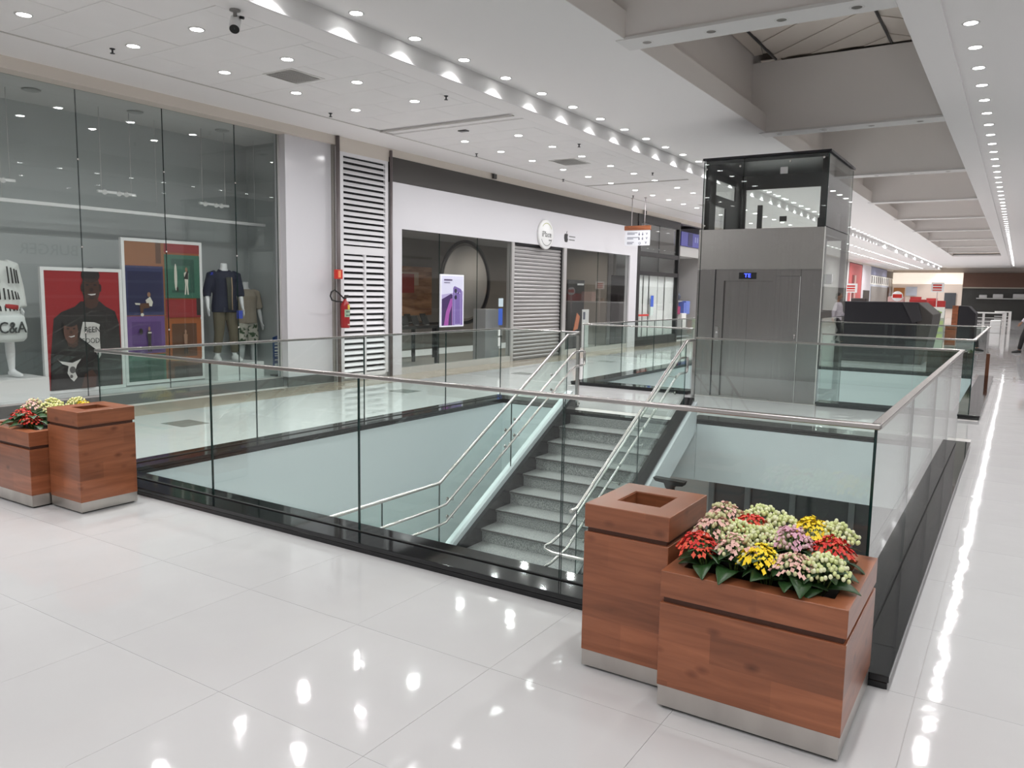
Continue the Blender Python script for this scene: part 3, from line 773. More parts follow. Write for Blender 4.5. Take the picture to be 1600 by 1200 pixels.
FCOL = {'red': ((.62, .022, .016), (.74, .09, .04)), 'yellow': ((.92, .66, .01), (.95, .74, .03)), 'green': ((.68, .74, .36), (.80, .82, .54)),
        'pink': ((.78, .48, .42), (.62, .62, .34)), 'mauve': ((.66, .36, .46), (.72, .50, .52)), 'cream': ((.82, .78, .40), (.62, .66, .25))}
leaf_me = None
def make_leaf():
    mb = MB(); n = 6; L_, W_ = 1.0, .30
    prof = [0.12, .7, 1.0, 1.0, .85, .5, .06]
    top = []; 
    for i in range(n + 1):
        x = L_ * i / n; z = .18 * math.sin(PI * i / n * .9) - .22 * (i / n) ** 2
        wv = W_ * prof[i]
        top.append([(x, -wv, z + .05 * prof[i]), (x, 0, z), (x, wv, z + .05 * prof[i])])
    vs = [p for r in top for p in r] + [(p[0], p[1], p[2] - .02) for r in top for p in r]
    k = 3 * (n + 1); fs = []
    for i in range(n):
        for j in range(2):
            a = i * 3 + j
            fs.append((a, a + 3, a + 4, a + 1)); fs.append((k + a, k + a + 1, k + a + 4, k + a + 3))
        fs.append((i * 3, k + i * 3, k + i * 3 + 3, i * 3 + 3)); fs.append((i * 3 + 2, i * 3 + 5, k + i * 3 + 5, k + i * 3 + 2))
    mb.add(vs, fs, 0, True)
    return mb
def plant(kind, x, y, hz, label, spread=.075, nb=46, lean=(0, 0), zb=.515):
    global leaf_me
    rnd = random.Random(int(x * 977 + y * 3331))
    t = thing('kalanchoe_plant', label, 'plant', (x, y, zb), 'flowering plants')
    hx, hy = x + lean[0], y + lean[1]
    for k in range(12):
        a = 2 * PI * k / 12 + rnd.uniform(-.3, .3)
        if leaf_me is None:
            o = make_leaf().build('leaf', LEAF); leaf_me = o.data; o.location = (0, 0, 0)
        else:
            o = bpy.data.objects.new('leaf', leaf_me); C.objects.link(o)
        o.parent = t
        s_ = rnd.uniform(.085, .125) * (1.15 if math.sin(a) < -.5 and x < -.56 else 1); lv = k % 3
        o.location = (.012 * math.cos(a), .012 * math.sin(a), .052 + .026 * lv)
        o.rotation_euler = (rnd.uniform(-.3, .3), rnd.uniform(-.55, -.1) + .18 * (2 - lv) * .5, a); o.scale = (s_ * (1.1 - .12 * lv), s_, s_)
    st_ = MB(); fb = MB()
    c1, c2 = FCOL[kind]
    for k in range(7):
        a = rnd.uniform(0, 2 * PI); r = rnd.uniform(.2, .8) * spread
        st_.tube([(x + .1 * r * math.cos(a), y + .1 * r * math.sin(a), zb), (hx + r * math.cos(a), hy + r * math.sin(a), zb + hz - .012)], .0026, 5)
    for k in range(nb):
        u = math.sqrt((k + .5) / nb); a = k * 2.39996
        px = hx + spread * u * math.cos(a) + rnd.uniform(-.005, .005); py = hy + spread * u * math.sin(a) + rnd.uniform(-.005, .005)
        pz = zb + hz + .012 - .062 * u * u + rnd.uniform(-.012, .012)
        mi = 0 if rnd.random() < .62 else 1
        if kind in ('red', 'yellow') or mi == 0 and kind in ('pink', 'mauve'):
            rr = .0098                                  # open four-petalled blossom
            n4 = 8; b0 = rnd.uniform(0, 1); tx, ty = -1.1 * u * math.cos(a) + rnd.uniform(-.4, .4), -1.1 * u * math.sin(a) + rnd.uniform(-.4, .4)
            ring_ = []
            for q in range(n4):
                rad = rr if q % 2 == 0 else rr * .62; an = b0 + q * PI / 4
                ux, uy = rad * math.cos(an), rad * math.sin(an)
                ring_.append((px + ux, py + uy, pz + ux * tx + uy * ty + .003))
            fb.add([(px, py, pz)] + ring_ + [(px, py, pz - .006)], [(0, 1 + q, 1 + (q + 1) % n4) for q in range(n4)] + [(n4 + 1, 1 + (q + 1) % n4, 1 + q) for q in range(n4)], mi)
        else:
            fb.ball((px, py, pz), (.0078, .0078, .0095), 6, mi)
    st_.build('stems', STEM, t)
    o = fb.build('blossom_cluster', [mat(f'{kind} petal', c1, .5), mat(f'{kind} bud', c2, .5)], t); o['kind'] = 'stuff'
    return t
plants = [('red', -.955, 2.925, .165, 'red kalanchoe at the planter corner next to the square bin', (-.03, -.01)),
          ('pink', -.845, 2.93, .175, 'pink and cream kalanchoe in the front row between red and yellow ones', (0, 0)),
          ('yellow', -.715, 2.915, .165, 'yellow kalanchoe in the middle of the front row', (-.02, -.02)),
          ('pink', -.615, 2.91, .165, 'pale pink kalanchoe drooping over the front rim of the planter', (0, -.03)),
          ('green', -.535, 2.935, .17, 'green budded kalanchoe at the front corner beside the black kerb', (.02, -.02)),
          ('pink', -.975, 3.08, .20, 'pink kalanchoe behind the front red one', (0, 0)),
          ('green', -.875, 3.075, .19, 'cream green kalanchoe in the middle row behind the pink and cream one', (0, 0)),
          ('green', -.775, 3.065, .19, 'cream green kalanchoe behind the front yellow one', (0, 0)),
          ('mauve', -.675, 3.08, .20, 'mauve pink kalanchoe in the centre of the planter', (0, 0)),
          ('red', -.545, 3.09, .185, 'dark red kalanchoe on the kerb side of the planter', (.02, 0)),
          ('pink', -.965, 3.22, .215, 'pink kalanchoe at the back corner of the planter beside the bin', (-.01, 0)),
          ('red', -.855, 3.17, .20, 'deep red kalanchoe in the back row', (0, 0)),
          ('green', -.845, 3.29, .21, 'cream green kalanchoe in the back row behind the deep red one', (0, 0)),
          ('green', -.745, 3.22, .21, 'green budded kalanchoe in the back row beside the yellow one', (0, 0)),
          ('yellow', -.635, 3.21, .215, 'bright yellow kalanchoe in the back row', (.01, 0)),
          ('green', -.55, 3.23, .205, 'green budded kalanchoe at the back corner near the glass', (.01, 0))]
for k, x, y, h, l, ln in plants: plant(k, x, y, h, l, .086, 104, ln)
for k, x, y, h, l, ln in [('red', -6.10, 2.93, .125, 'red kalanchoe in the far planter, nearer its front rim', (0, -.02)),
                          ('red', -6.32, 2.96, .14, 'red kalanchoe in the far planter, farther from the bin', (0, 0)),
                          ('cream', -6.12, 3.10, .18, 'cream yellow kalanchoe in the far planter, behind the front red one', (0, 0)),
                          ('cream', -6.30, 3.17, .20, 'cream green kalanchoe in the far planter, middle of the back row', (0, 0)),
                          ('yellow', -6.05, 3.28, .19, 'yellow kalanchoe in the far planter beside the bin', (0, 0)),
                          ('cream', -6.22, 3.32, .20, 'cream kalanchoe at the back of the far planter', (0, 0)),
                          ('pink', -6.44, 3.10, .19, 'pink kalanchoe at the outer end of the far planter', (0, 0))]:
    plant(k, x, y, h, l, .086, 90, ln)

# ================================================================== CLOTHES SHOP WINDOW
GX = -10.2
room = MB()
room.box(-11.75, -11.6, .2, 9.45, .0, 4.1)
room.box(-11.6, -10.25, 9.33, 9.45, .0, 4.1)
struct('wall_shop_window', room, GREYW, label='grey back wall of the clothes shop window')
struct('ceiling_shop_window', B(-11.75, -10.205, .2, 9.4, 4.07, 4.16), mat('window ceiling', (.62, .62, .61), .6))
struct('floor_shop_window', B(-11.75, GX + .0, .2, 9.33, -.0, .15), mat('window platform', (.74, .75, .75), .3), label='white raised platform of the clothes shop window')
struct('baseboard_left', MB().box(GX, GX + .04, .2, 8.84, 0, .145).box(-10.06, -10.02, 8.82, 9.84, 0, .16), mat('plinth stone', (.11, .112, .11), .15))
win = MB().box(GX - .02, GX + .03, .2, 8.84, .13, .165).box(GX - .02, GX + .02, 8.80, 8.84, .165, 4.06)
w1 = struct('window_1', win, ALU, label='tall frameless glazing of the clothes shop')
cuts = [.2, .8, 2.0, 3.2, 4.4, 5.6, 6.795, 7.99, 8.8]
for a, b in zip(cuts, cuts[1:]):
    MB().box(GX - .006, GX + .006, a + .004, b - .004, .165, 4.06, mis=(1, 1, 1, 1, 0, 0)).build('pane', [SHOPGLASS, GEDGE], w1)
for y in (5.6, 6.795, 7.99):
    for z in (1.0, 2.1, 3.2):
        MB().lathe([(0, .004), (.014, .004), (.014, .012), (0, .012)], (GX, y, z), 10, axis='x').build('glass_clip', RAILSTEEL, w1)
struct('pillar', MB().box(-10.3, -10.05, 8.84, 9.84, .16, 4.10), SHELLW, label='glossy white pillar between shop window and louvred door')
MB().box(-10.86, -10.76, 9.318, 9.328, 1.42, 1.52).build('wall_switch', mat('switch dark', (.08, .08, .08), .5), w1)
MB().box(-10.88, -10.74, 9.32, 9.329, 1.16, 1.34).build('wall_notice', mat('window sticker', (.36, .37, .37), .6), w1)

def poster(name, y0, y1, z0, z1, x, label, cat='poster'):
    t = thing(name, label, cat, (x, (y0 + y1) / 2, z0), 'window posters')
    fr = MB().box(x - .04, x, y0, y1, z0, z1, 0)
    f = .045
    fr.box(x, x + .012, y0, y1, z0, z0 + f).box(x, x + .012, y0, y1, z1 - f, z1).box(x, x + .012, y0, y0 + f, z0 + f, z1 - f).box(x, x + .012, y1 - f, y1, z0 + f, z1 - f)
    fr.build('frame', WHITE, t)
    return t, (x + .001, y0 + f, z0 + f), (y1 - y0 - 2 * f), (z1 - z0 - 2 * f)
PX = -10.8
t, o, pw, ph = poster('poster', 5.36, 6.475, .155, 1.845, PX, 'white framed poster of a smiling man and boy in dark shirts on red')
def sc(pts): return [(a * pw, b * ph) for a, b in pts]
pm_ = [mat('print red', (.30, .012, .016), .5), mat('print black', (.016, .012, .012), .5), mat('print skin', (.060, .024, .016), .5), mat('print skin light', (.11, .045, .030), .5),
       mat('print white', (.62, .60, .58), .5), mat('print grey', (.12, .11, .11), .5), mat('print dark red', (.16, .012, .014), .5), mat('print skin shade', (.030, .013, .010), .5)]
sh = [(0, rect(0, 0, 1, 1)), (6, rect(.68, 0, 1, .24)),
      (1, [(.02, 0), (.04, .28), (.10, .60), (.20, .655), (.38, .70), (.46, .745), (.72, .745), (.80, .70), (.93, .655), (.98, .55), (1.0, .20), (.98, 0)]),
      (2, [(.50, .76), (.52, .70), (.60, .68), (.68, .70), (.71, .76)]),
      (2, ell(.605, .86, .125, .135)), (7, ell(.605, .965, .128, .06)), (1, ell(.605, .985, .12, .05)),
      (7, ell(.485, .86, .018, .035)), (7, ell(.73, .86, .018, .035)),
      (1, ell(.555, .885, .022, .008)), (1, ell(.66, .885, .022, .008)), (7, ell(.607, .845, .028, .018)),
      (4, [(.55, .806), (.60, .795), (.655, .800), (.665, .812), (.60, .808)]), (7, ell(.605, .775, .04, .012)),
      (4, [(.47, .57), (.62, .565), (.70, .545), (.69, .42), (.70, .28), (.66, .24), (.63, .33), (.42, .44)]),
      (1, [(.02, 0), (.06, .28), (.22, .385), (.33, .40), (.45, .38), (.55, .30), (.60, .18), (.58, 0)]),
      (2, [(.24, .44), (.26, .37), (.33, .35), (.39, .37), (.40, .44)]),
      (3, ell(.305, .495, .095, .108)), (1, ell(.30, .575, .10, .045)), (7, ell(.265, .515, .017, .008)), (7, ell(.345, .515, .017, .008)), (2, ell(.305, .485, .02, .014)),
      (4, [(.265, .452), (.30, .440), (.345, .447), (.352, .458), (.30, .450)]),
      (4, [(.10, .27), (.14, .245), (.30, .225), (.42, .255), (.36, .205), (.33, .15), (.36, .10), (.31, .065), (.27, .09), (.23, .14), (.25, .20), (.17, .22)]),
      (5, ell(.30, .165, .04, .03)), (5, ell(.28, .11, .02, .015)), (2, [(.40, .0), (.46, .12), (.56, .16), (.62, .10), (.60, 0)])]
flat('print', t, o, (0, pw, 0), (0, 0, ph), (1, 0, 0), sh, pm_)
b_ = mat('print letter black', (.01, .01, .01), .5)
for s_, y_, z_, q in (('BEEN', .58, .50, .115), ('GOOD', .545, .405, .10)):
    text(s_, q, (o[0] + .045, o[1] + y_ * pw, o[2] + z_ * ph), RX, b_, t, ext=.001, sx=.85)
t2, o2, pw2, ph2 = poster('poster', 6.50, 7.815, .17, 2.30, PX - .03, 'taller white framed poster of colourful shelf boxes with small figures')
cm = [mat('print brown', (.26, .10, .035), .5), mat('print navy', (.012, .014, .06), .5), mat('print purple', (.085, .035, .16), .5), mat('print green', (.035, .13, .085), .5), mat('print deep red', (.26, .02, .022), .5),
      mat('print orange', (.30, .085, .02), .5), mat('print dark', (.025, .018, .016), .5), mat('print pale', (.62, .60, .52), .5), mat('print tan', (.28, .15, .09), .5), mat('print navy light', (.022, .028, .10), .5),
      mat('print teal dark', (.018, .075, .052), .5), mat('print brown dark', (.10, .04, .018), .5), mat('print lilac', (.13, .065, .22), .5)]
def person2(cx, cy, s_, top, leg):
    return [(leg, [(cx - .025 * s_, cy - .10 * s_), (cx - .045 * s_, cy - .24 * s_), (cx - .015 * s_, cy - .24 * s_), (cx + .005 * s_, cy - .12 * s_), (cx + .02 * s_, cy - .24 * s_), (cx + .05 * s_, cy - .24 * s_), (cx + .035 * s_, cy - .09 * s_)]),
            (top, [(cx - .05 * s_, cy + .02 * s_), (cx - .03 * s_, cy - .11 * s_), (cx + .04 * s_, cy - .11 * s_), (cx + .055 * s_, cy + .02 * s_), (cx, cy + .04 * s_)]), (8, ell(cx + .005 * s_, cy + .06 * s_, .028 * s_, .030 * s_, 10))]
sh = [(5, rect(0, 0, 1, 1)),
      (0, rect(0, .835, .47, 1)), (11, rect(.40, .85, .47, 1)), (0, rect(.47, .0, .52, 1)),
      (9, rect(0, .475, .49, .83)), (1, rect(.03, .50, .47, .79)), (12, rect(0, .20, .49, .47)), (2, rect(.06, .21, .44, .43)),
      (3, rect(0, .0, .49, .19)), (10, rect(.0, .0, .46, .15)),
      (4, rect(.51, .935, 1, 1)), (3, rect(.51, .60, 1, .92)), (10, rect(.60, .64, .92, .89)), (3, rect(.56, .66, .86, .84)),
      (4, rect(.51, .455, 1, .59)), (6, rect(.94, .47, 1, .60)), (5, rect(.51, .145, 1, .44)), (11, rect(.58, .16, .93, .41)), (11, rect(.51, 0, 1, .13)), (6, rect(.60, 0, 1, .09)),
      (7, ell(.655, .755, .02, .10, 14)), (6, ell(.675, .665, .015, .02, 10))]
sh += person2(.80, .775, .62, 7, 7)
sh += [(6, [(.765, .745), (.80, .79), (.83, .81), (.825, .74)])]
sh += [(7, [(.24, .585), (.30, .61), (.335, .57), (.32, .54), (.26, .545)]), (8, ell(.285, .625, .022, .018, 10)), (11, [(.16, .56), (.28, .565), (.29, .53), (.21, .525), (.20, .49), (.17, .49)]), (7, [(.10, .565), (.17, .563), (.165, .55), (.11, .552)]), (7, ell(.19, .48, .022, .012, 8))]
sh += person2(.27, .345, .55, 6, 6) + [(7, rect(.255, .345, .30, .355)), (6, ell(.165, .36, .022, .022, 10))]
sh += person2(.76, .315, .55, 8, 6)
flat('print', t2, o2, (0, pw2, 0), (0, 0, ph2), (1, 0, 0), sh, cm, .0008)

# ---- mannequins
def rotz(p, a, c):
    x, y, z = p; return (c[0] + x * math.cos(a) - y * math.sin(a), c[1] + x * math.sin(a) + y * math.cos(a), c[2] + z)
class Fig:
    """figure drawn facing +x around (0,0,0) = ground between the feet, then turned and placed"""
    def __init__(s, c, a, k=1.0): s.c = c; s.a = a; s.k = k
    def t(s, mb, pts, rad, up=None, n=12):
        P = [rotz((p[0] * s.k, p[1] * s.k, p[2] * s.k), s.a, s.c) for p in pts]
        R = [tuple(q * s.k for q in r) if isinstance(r, (tuple, list)) else r * s.k for r in rad]
        u = None
        if up: u = rotz(up, s.a, (0, 0, 0))
        return mb.tube(P, R, n, up=u)
    def ball(s, mb, c, r): return mb.ball(rotz(tuple(v * s.k for v in c), s.a, s.c), tuple(q * s.k for q in r), 12)
TORSO = [((0, 0, .84), (.10, .155)), ((0, 0, .92), (.115, .170)), ((.0, 0, 1.06), (.095, .138)), ((.01, 0, 1.20), (.115, .158)), ((.005, 0, 1.33), (.118, .182)), ((-.01, 0, 1.41), (.088, .175)), ((-.015, 0, 1.455), (.06, .09)), ((-.01, 0, 1.50), (.052, .056)), ((0, 0, 1.585), (.048, .052))]
def fig_body(f, armpose, legs, head=False):
    mb = MB()
    f.t(mb, [p for p, r in TORSO], [r for p, r in TORSO], (1, 0, 0), 16)
    for s_ in (-1, 1):
        hip, knee, ank = legs[s_]
        f.t(mb, [hip, tuple((hip[i] * .5 + knee[i] * .5) for i in range(3)), knee, tuple(knee[i] * .6 + ank[i] * .4 for i in range(3)), ank], [.088, .078, .055, .056, .036])
        f.t(mb, [(ank[0] - .05, ank[1], ank[2] - .045), (ank[0] + .02, ank[1] + .008 * s_, ank[2] - .035), (ank[0] + .12, ank[1] + .02 * s_, ank[2] - .062), (ank[0] + .18, ank[1] + .03 * s_, ank[2] - .07)], [.034, .042, .034, .018])
        sh_, el, wr = armpose[s_]
        f.t(mb, [(sh_[0], sh_[1] - .05 * s_, sh_[2] + .01), sh_, tuple((sh_[i] + el[i]) / 2 for i in range(3)), el, tuple(el[i] * .5 + wr[i] * .5 for i in range(3)), wr], [.05, .058, .048, .038, .036, .025])
        dd = Vector(wr) - Vector(el); dd.normalize(); W = Vector(wr)
        side = Vector((1, 0, 0)) - dd * dd.x; side.normalize()
        f.t(mb, [tuple(W), tuple(W + dd * .05), tuple(W + dd * .09)], [(.024, .018), (.038, .016), (.036, .014)], tuple(side))
        for q in range(4):
            b0 = W + dd * .085 + side * (.027 - .018 * q); ln = (.062, .072, .068, .052)[q]
            f.t(mb, [tuple(b0), tuple(b0 + dd * ln * .55 + side * .002), tuple(b0 + dd * ln - Vector((0, .012 * s_, 0)))], [.0095, .0088, .0065], None, 7)
        b0 = W + dd * .03 + side * .026
        f.t(mb, [tuple(b0), tuple(b0 + dd * .03 + side * .025), tuple(b0 + dd * .062 + side * .03)], [.0115, .010, .007], None, 7)
    if head:
        f.ball(mb, (.015, 0, 1.665), (.098, .078, .115)); f.ball(mb, (.035, 0, 1.61), (.07, .058, .06))
        f.t(mb, [(.10, 0, 1.68), (.128, 0, 1.65), (.10, 0, 1.64)], [.012, .016, .012], None, 8)
        for s_ in (-1, 1): f.ball(mb, (.0, .08 * s_, 1.655), (.02, .012, .03))
    return mb
STAND = {-1: ((0, -.09, .86), (.03, -.115, .47), (-.01, -.14, .085)), 1: ((0, .09, .86), (.03, .12, .47), (-.01, .155, .085))}
HANG = {-1: ((-.01, -.20, 1.395), (-.03, -.275, 1.12), (.03, -.285, .875)), 1: ((-.01, .20, 1.395), (-.03, .275, 1.12), (.03, .285, .875))}
def grow(f, mb, keys, d):  # torso-shaped garment
    f.t(mb, [p for p, r in keys], [(r[0] + d, r[1] + d) for p, r in keys], (1, 0, 0), 18)

# man in denim jacket
f = Fig((-10.82, 8.22, .415), -.25)
m1 = thing('mannequin', 'headless white mannequin in navy denim jacket and khaki trousers on a plinth', 'mannequin', (-10.82, 8.22, .415), 'window mannequins')
fig_body(f, HANG, STAND).build('body', MANN, m1, remesh=.011)
mb = MB()
grow(f, mb, [((0, 0, .80), (.125, .185)), ((0, 0, .9), (.125, .185)), ((0, 0, 1.06), (.115, .165))] + TORSO[3:7], .028)
for s_ in (-1, 1):
    sh_, el, wr = HANG[s_]
    mid = tuple(el[i] * .72 + wr[i] * .28 for i in range(3))
    f.t(mb, [(sh_[0], sh_[1] - .06 * s_, sh_[2] + .01), sh_, el, mid], [.072, .082, .068, .062])
f.t(mb, [(-.05, -.07, 1.47), (.05, -.075, 1.455), (.13, -.02, 1.36)], [.022, .022, .012]); f.t(mb, [(-.05, .07, 1.47), (.05, .075, 1.455), (.13, .06, 1.36)], [.022, .022, .012])
mb.build('jacket', mat('denim', (.012, .016, .038), .8), m1, remesh=.012)
mb = MB()
for s_ in (-1, 1):
    hip, knee, ank = STAND[s_]
    f.t(mb, [(hip[0], hip[1], hip[2] + .06), hip, knee, (ank[0], ank[1], ank[2] + .06)], [.095, .108, .078, .060])
f.t(mb, [(0, 0, .82), (0, 0, .90), (0, 0, .99)], [(.12, .185), (.13, .185), (.11, .16)], (1, 0, 0), 16)
mb.build('trousers', mat('khaki cloth', (.115, .10, .065), .8), m1, remesh=.012)
mb = MB()
for s_ in (-1, 1):
    ank = STAND[s_][2]
    f.t(mb, [(ank[0] - .06, ank[1], ank[2] - .04), (ank[0] + .02, ank[1] + .008 * s_, ank[2] - .02), (ank[0] + .12, ank[1] + .02 * s_, ank[2] - .052), (ank[0] + .20, ank[1] + .03 * s_, ank[2] - .062)], [.043, .055, .045, .026])
mb.build('shoes', mat('white shoe', (.75, .75, .75), .5), m1, remesh=.010)
mb = MB(); f.t(mb, [(.165, .01, 1.36), (.18, .012, 1.2), (.168, .012, 1.0), (.175, .012, .84)], [(.006, .05), (.006, .045), (.006, .035), (.006, .03)], (1, 0, 0), 8)
mb.build('shirt_front', mat('olive shirt', (.045, .05, .04), .8), m1)
mb = MB(); f.t(mb, [(.172, .05, 1.36), (.188, .05, 1.2), (.176, .05, 1.0), (.183, .05, .84)], [(.006, .008)] * 4, (1, 0, 0), 6)
mb.build('placket', mat('sand piping', (.42, .30, .20), .8), m1)
p = rotz((.17, .17, .80), -.25, (-10.82, 8.22, .415))
B(p[0], p[0] + .008, p[1] - .055, p[1] + .055, p[2] - .10, p[2] + .03).build('price_tag', mat('blue tag', (.05, .08, .45), .5), m1)
pl = thing('display_plinth', 'white plinth under the mannequin in the denim jacket', 'plinth', (-10.8, 8.25, .15))
B(-11.1, -10.5, 7.82, 8.72, .151, .405).build('body', WHITE, pl, bevel=.004)
# white striped mannequin with shopping bag
c0_ = (-10.72, 4.78, .44)
f = Fig(c0_, .1)
m0 = thing('mannequin', 'headless mannequin in white striped jacket holding a white shopping bag', 'mannequin', c0_, 'window mannequins')
fig_body(f, HANG, STAND).build('body', MANN, m0, remesh=.011)
mb = MB(); grow(f, mb, [((0, 0, .70), (.17, .24)), ((0, 0, .85), (.16, .235)), ((0, 0, 1.06), (.15, .225))] + TORSO[3:7], .035)
for s_ in (-1, 1):
    sh_, el, wr = HANG[s_]; f.t(mb, [(sh_[0], sh_[1] - .06 * s_, sh_[2] + .01), sh_, el, wr], [.08, .10, .09, .075])
mb.build('jacket', mat('white cloth', (.66, .68, .66), .8), m0, remesh=.012)
mb = MB()
for k in range(9):
    yy = -.21 + .0525 * k
    xr = math.sqrt(max(.05, 1 - (yy / .245) ** 2))
    for za, zb2 in ((1.40, 1.18), (1.12, .98), (.92, .84)):
        if abs(yy) < .03 and za > 1.2: continue
        f.t(mb, [(.172 * xr + .012, yy, za - abs(yy) * .25), (.19 * xr + .012, yy * 1.08, zb2)], [(.005, .009)] * 2, (1, 0, 0), 6)
mb.build('stripes', mat('stripe black', (.03, .03, .03), .8), m0)
p = rotz((.205, 0, .90), .1, c0_); mb = MB(); f.t(mb, [(.185, .0, .90), (.185, .16, .88)], [(.03, .012)] * 2, (0, 0, 1), 8); mb.build('red_trim', mat('red cloth', (.40, .03, .03), .7), m0)
bag = MB(); f.t(bag, [(.20, .02, .46), (.21, .02, .50), (.21, .02, .62), (.20, .02, .76), (.19, .02, .80)], [(.03, .18), (.05, .215), (.055, .225), (.05, .205), (.03, .17)], (1, 0, 0), 22)
bo_ = bag.build('shopping_bag', mat('bag white', (.66, .70, .69), .5), m0)
p = rotz((.275, .03, .63), .1, c0_)
text('C&A', .20, p, (PI / 2, 0, PI / 2 + .1), mat('logo grey', (.05, .055, .055), .5), bo_, ext=.006, sx=.85)
pl = thing('display_plinth', 'white plinth under the mannequin in the striped jacket', 'plinth', (-10.75, 4.6, .15))
B(-11.1, -10.45, 3.9, 5.24, .151, .43).build('body', WHITE, pl, bevel=.004)
# third mannequin, behind
c0_ = (-11.25, 8.98, .151)
f = Fig(c0_, -.1, .985)
m2 = thing('mannequin', 'headless mannequin in beige shirt and floral shorts behind the denim one', 'mannequin', c0_, 'window mannequins')
fig_body(f, HANG, STAND).build('body', MANN, m2, remesh=.012)
mb = MB(); grow(f, mb, [((0, 0, .86), (.125, .185)), ((0, 0, 1.06), (.115, .165))] + TORSO[3:7], .022)
for s_ in (-1, 1):
    sh_, el, wr = HANG[s_]; f.t(mb, [(sh_[0], sh_[1] - .06 * s_, sh_[2] + .01), sh_, el], [.07, .08, .075])
mb.build('shirt', mat('beige cloth', (.42, .36, .29), .8), m2, remesh=.013)
mb = MB()
for s_ in (-1, 1):
    hip, knee, ank = STAND[s_]; f.t(mb, [(hip[0], hip[1], hip[2] + .06), hip, (knee[0], knee[1], knee[2] + .02)], [.10, .115, .10])
f.t(mb, [(0, 0, .82), (0, 0, .90), (0, 0, .97)], [(.12, .185), (.13, .185), (.11, .16)], (1, 0, 0), 16)
mb.build('shorts', mat('floral cloth', (.60, .58, .50), .8, noise=((14, 14, 14), (.05, .09, .04), .42, .5, 1)), m2, remesh=.013)
# lamps hung in the window
for k, (a, b, lab) in enumerate(((4.55, 5.17, 'white window spotlight bar above the striped mannequin'), (6.24, 6.80, 'white window spotlight bar above the tall poster'), (7.86, 8.40, 'white window spotlight bar above the denim mannequin'))):
    t = thing('spotlight_bar', lab, 'lamp', (-10.9, (a + b) / 2, 2.92), 'window spotlight bars')
    B(-10.92, -10.88, a, b, 2.90, 2.935).build('bar', WHITE, t, bevel=.004)
    for q in (a + .1, (a + b) / 2 + .03, b - .14):
        MB().tube([(-10.9, q, 2.93), (-10.86, q - .02, 2.90)], [.026, .032], 12).build('lamp_head', WHITE, t)
    MB().tube([(-10.9, b - .06, 2.93), (-10.9, b - .06, 4.06)], .004, 6).build('cable', ALU, t)
    MB().tube([(-10.9, a + .06, 2.93), (-10.9, a + .06, 4.06)], .004, 6).build('cable', ALU, t)
t = thing('light_rail', 'long white rail hung across the clothes shop window', 'rail', (-11.0, 5.5, 2.67))
B(-11.03, -10.97, 1.5, 9.2, 2.655, 2.70).build('rail', WHITE, t)
for y in (2.5, 5.05, 7.2, 9.0): MB().tube([(-11.0, y, 2.70), (-11.0, y, 4.06)], .003, 6).build('cable', ALU, t)
for k, (y, z) in enumerate(((5.35, 4.0), (6.75, 4.0), (8.2, 4.0))):
    t = MB().lathe([(0, -.01), (.09, -.012), (.11, 0), (0, 0)], n=16).build('ceiling_speaker', mat('speaker grey', (.40, .41, .40), .6)); t.location = (-10.75, y, 4.06)
    tag(t, f'round grey speaker in the window ceiling, {ORD[k]} from the camera end', 'speaker', 'window speakers')
t = thing('notice_board', 'small blue notice board with white text standing in the window corner', 'sign', (-10.42, 8.98, .15))
B(-10.435, -10.415, 8.85, 9.10, .28, .80).build('board', mat('notice blue', (.012, .055, .20), .4), t)
MB().prism([(8.85, .80), (9.10, .80), (9.08, .86), (8.96, .83)], -10.435, -10.415, 'x').build('board_top', MATS['notice blue'], t)
MB().lathe([(.03, 0), (.05, 0), (.05, .01), (.03, .01)], (-10.42, 9.07, .88), 16, axis='x').build('green_ring', mat('pale green', (.35, .62, .45), .4), t)
for k, (z, l) in enumerate(((.73, .2), (.685, .21), (.63, .13), (.575, .12), (.525, .16), (.49, .10), (.42, .18))):
    B(-10.4148, -10.412, 8.875, 8.875 + l, z - .009 * (1.4 if k < 4 else .7), z + .009 * (1.4 if k < 4 else .7)).build('text_line', WHITE, t)
B(-10.4148, -10.412, 8.87, 8.93, .29, .36).build('text_block', mat('pale print', (.55, .62, .7), .5), t)
MB().box(-10.5, -10.35, 8.84, 9.11, .151, .17).box(-10.43, -10.42, 8.96, 8.99, .17, .28).build('foot', DARKM, t)

# ================================================================== LOUVRED SERVICE DOOR
d1 = struct('door_1', MB().box(WX - .06, WX - .05, 9.9, 11.2, .0, 4.04)
            .box(WX - .05, WX, 9.93, 10.03, .08, 3.96).box(WX - .05, WX, 11.10, 11.18, .08, 3.96).box(WX - .05, WX, 10.03, 11.10, 2.235, 2.37)
            .box(WX - .05, WX, 10.03, 11.10, 3.90, 3.96).box(WX - .05, WX, 10.03, 11.10, .04, .12).box(WX - .05, WX + .004, 10.545, 10.585, .12, 2.235), [LOUV], label='tall white louvred service door')
MB().box(WX - .049, WX - .048, 10.03, 11.1, .12, 3.9).build('cavity', VOIDD, d1)
slat_me = {}
def slat(y0, y1, z):
    key = round(y1 - y0, 3)
    if key not in slat_me:
        o = MB().prism([(-.045, .045), (-.040, .045), (0, -.012), (0, -.022), (-.008, -.022)], 0, y1 - y0, 'y').build('slat', LOUV); slat_me[key] = o.data
    else:
        o = bpy.data.objects.new('slat', slat_me[key]); C.objects.link(o)
    o.parent = d1; o.location = (WX - .002, y0, z)
for k in range(15): slat(10.03, 11.10, 2.42 + k * .1005)
for k in range(20):
    slat(10.03, 10.545, .165 + k * .105); slat(10.585, 11.10, .165 + k * .105)
MB().box(WX + .004, WX + .018, 11.04, 11.06, 1.02, 1.16).build('door_handle', ALU, d1)
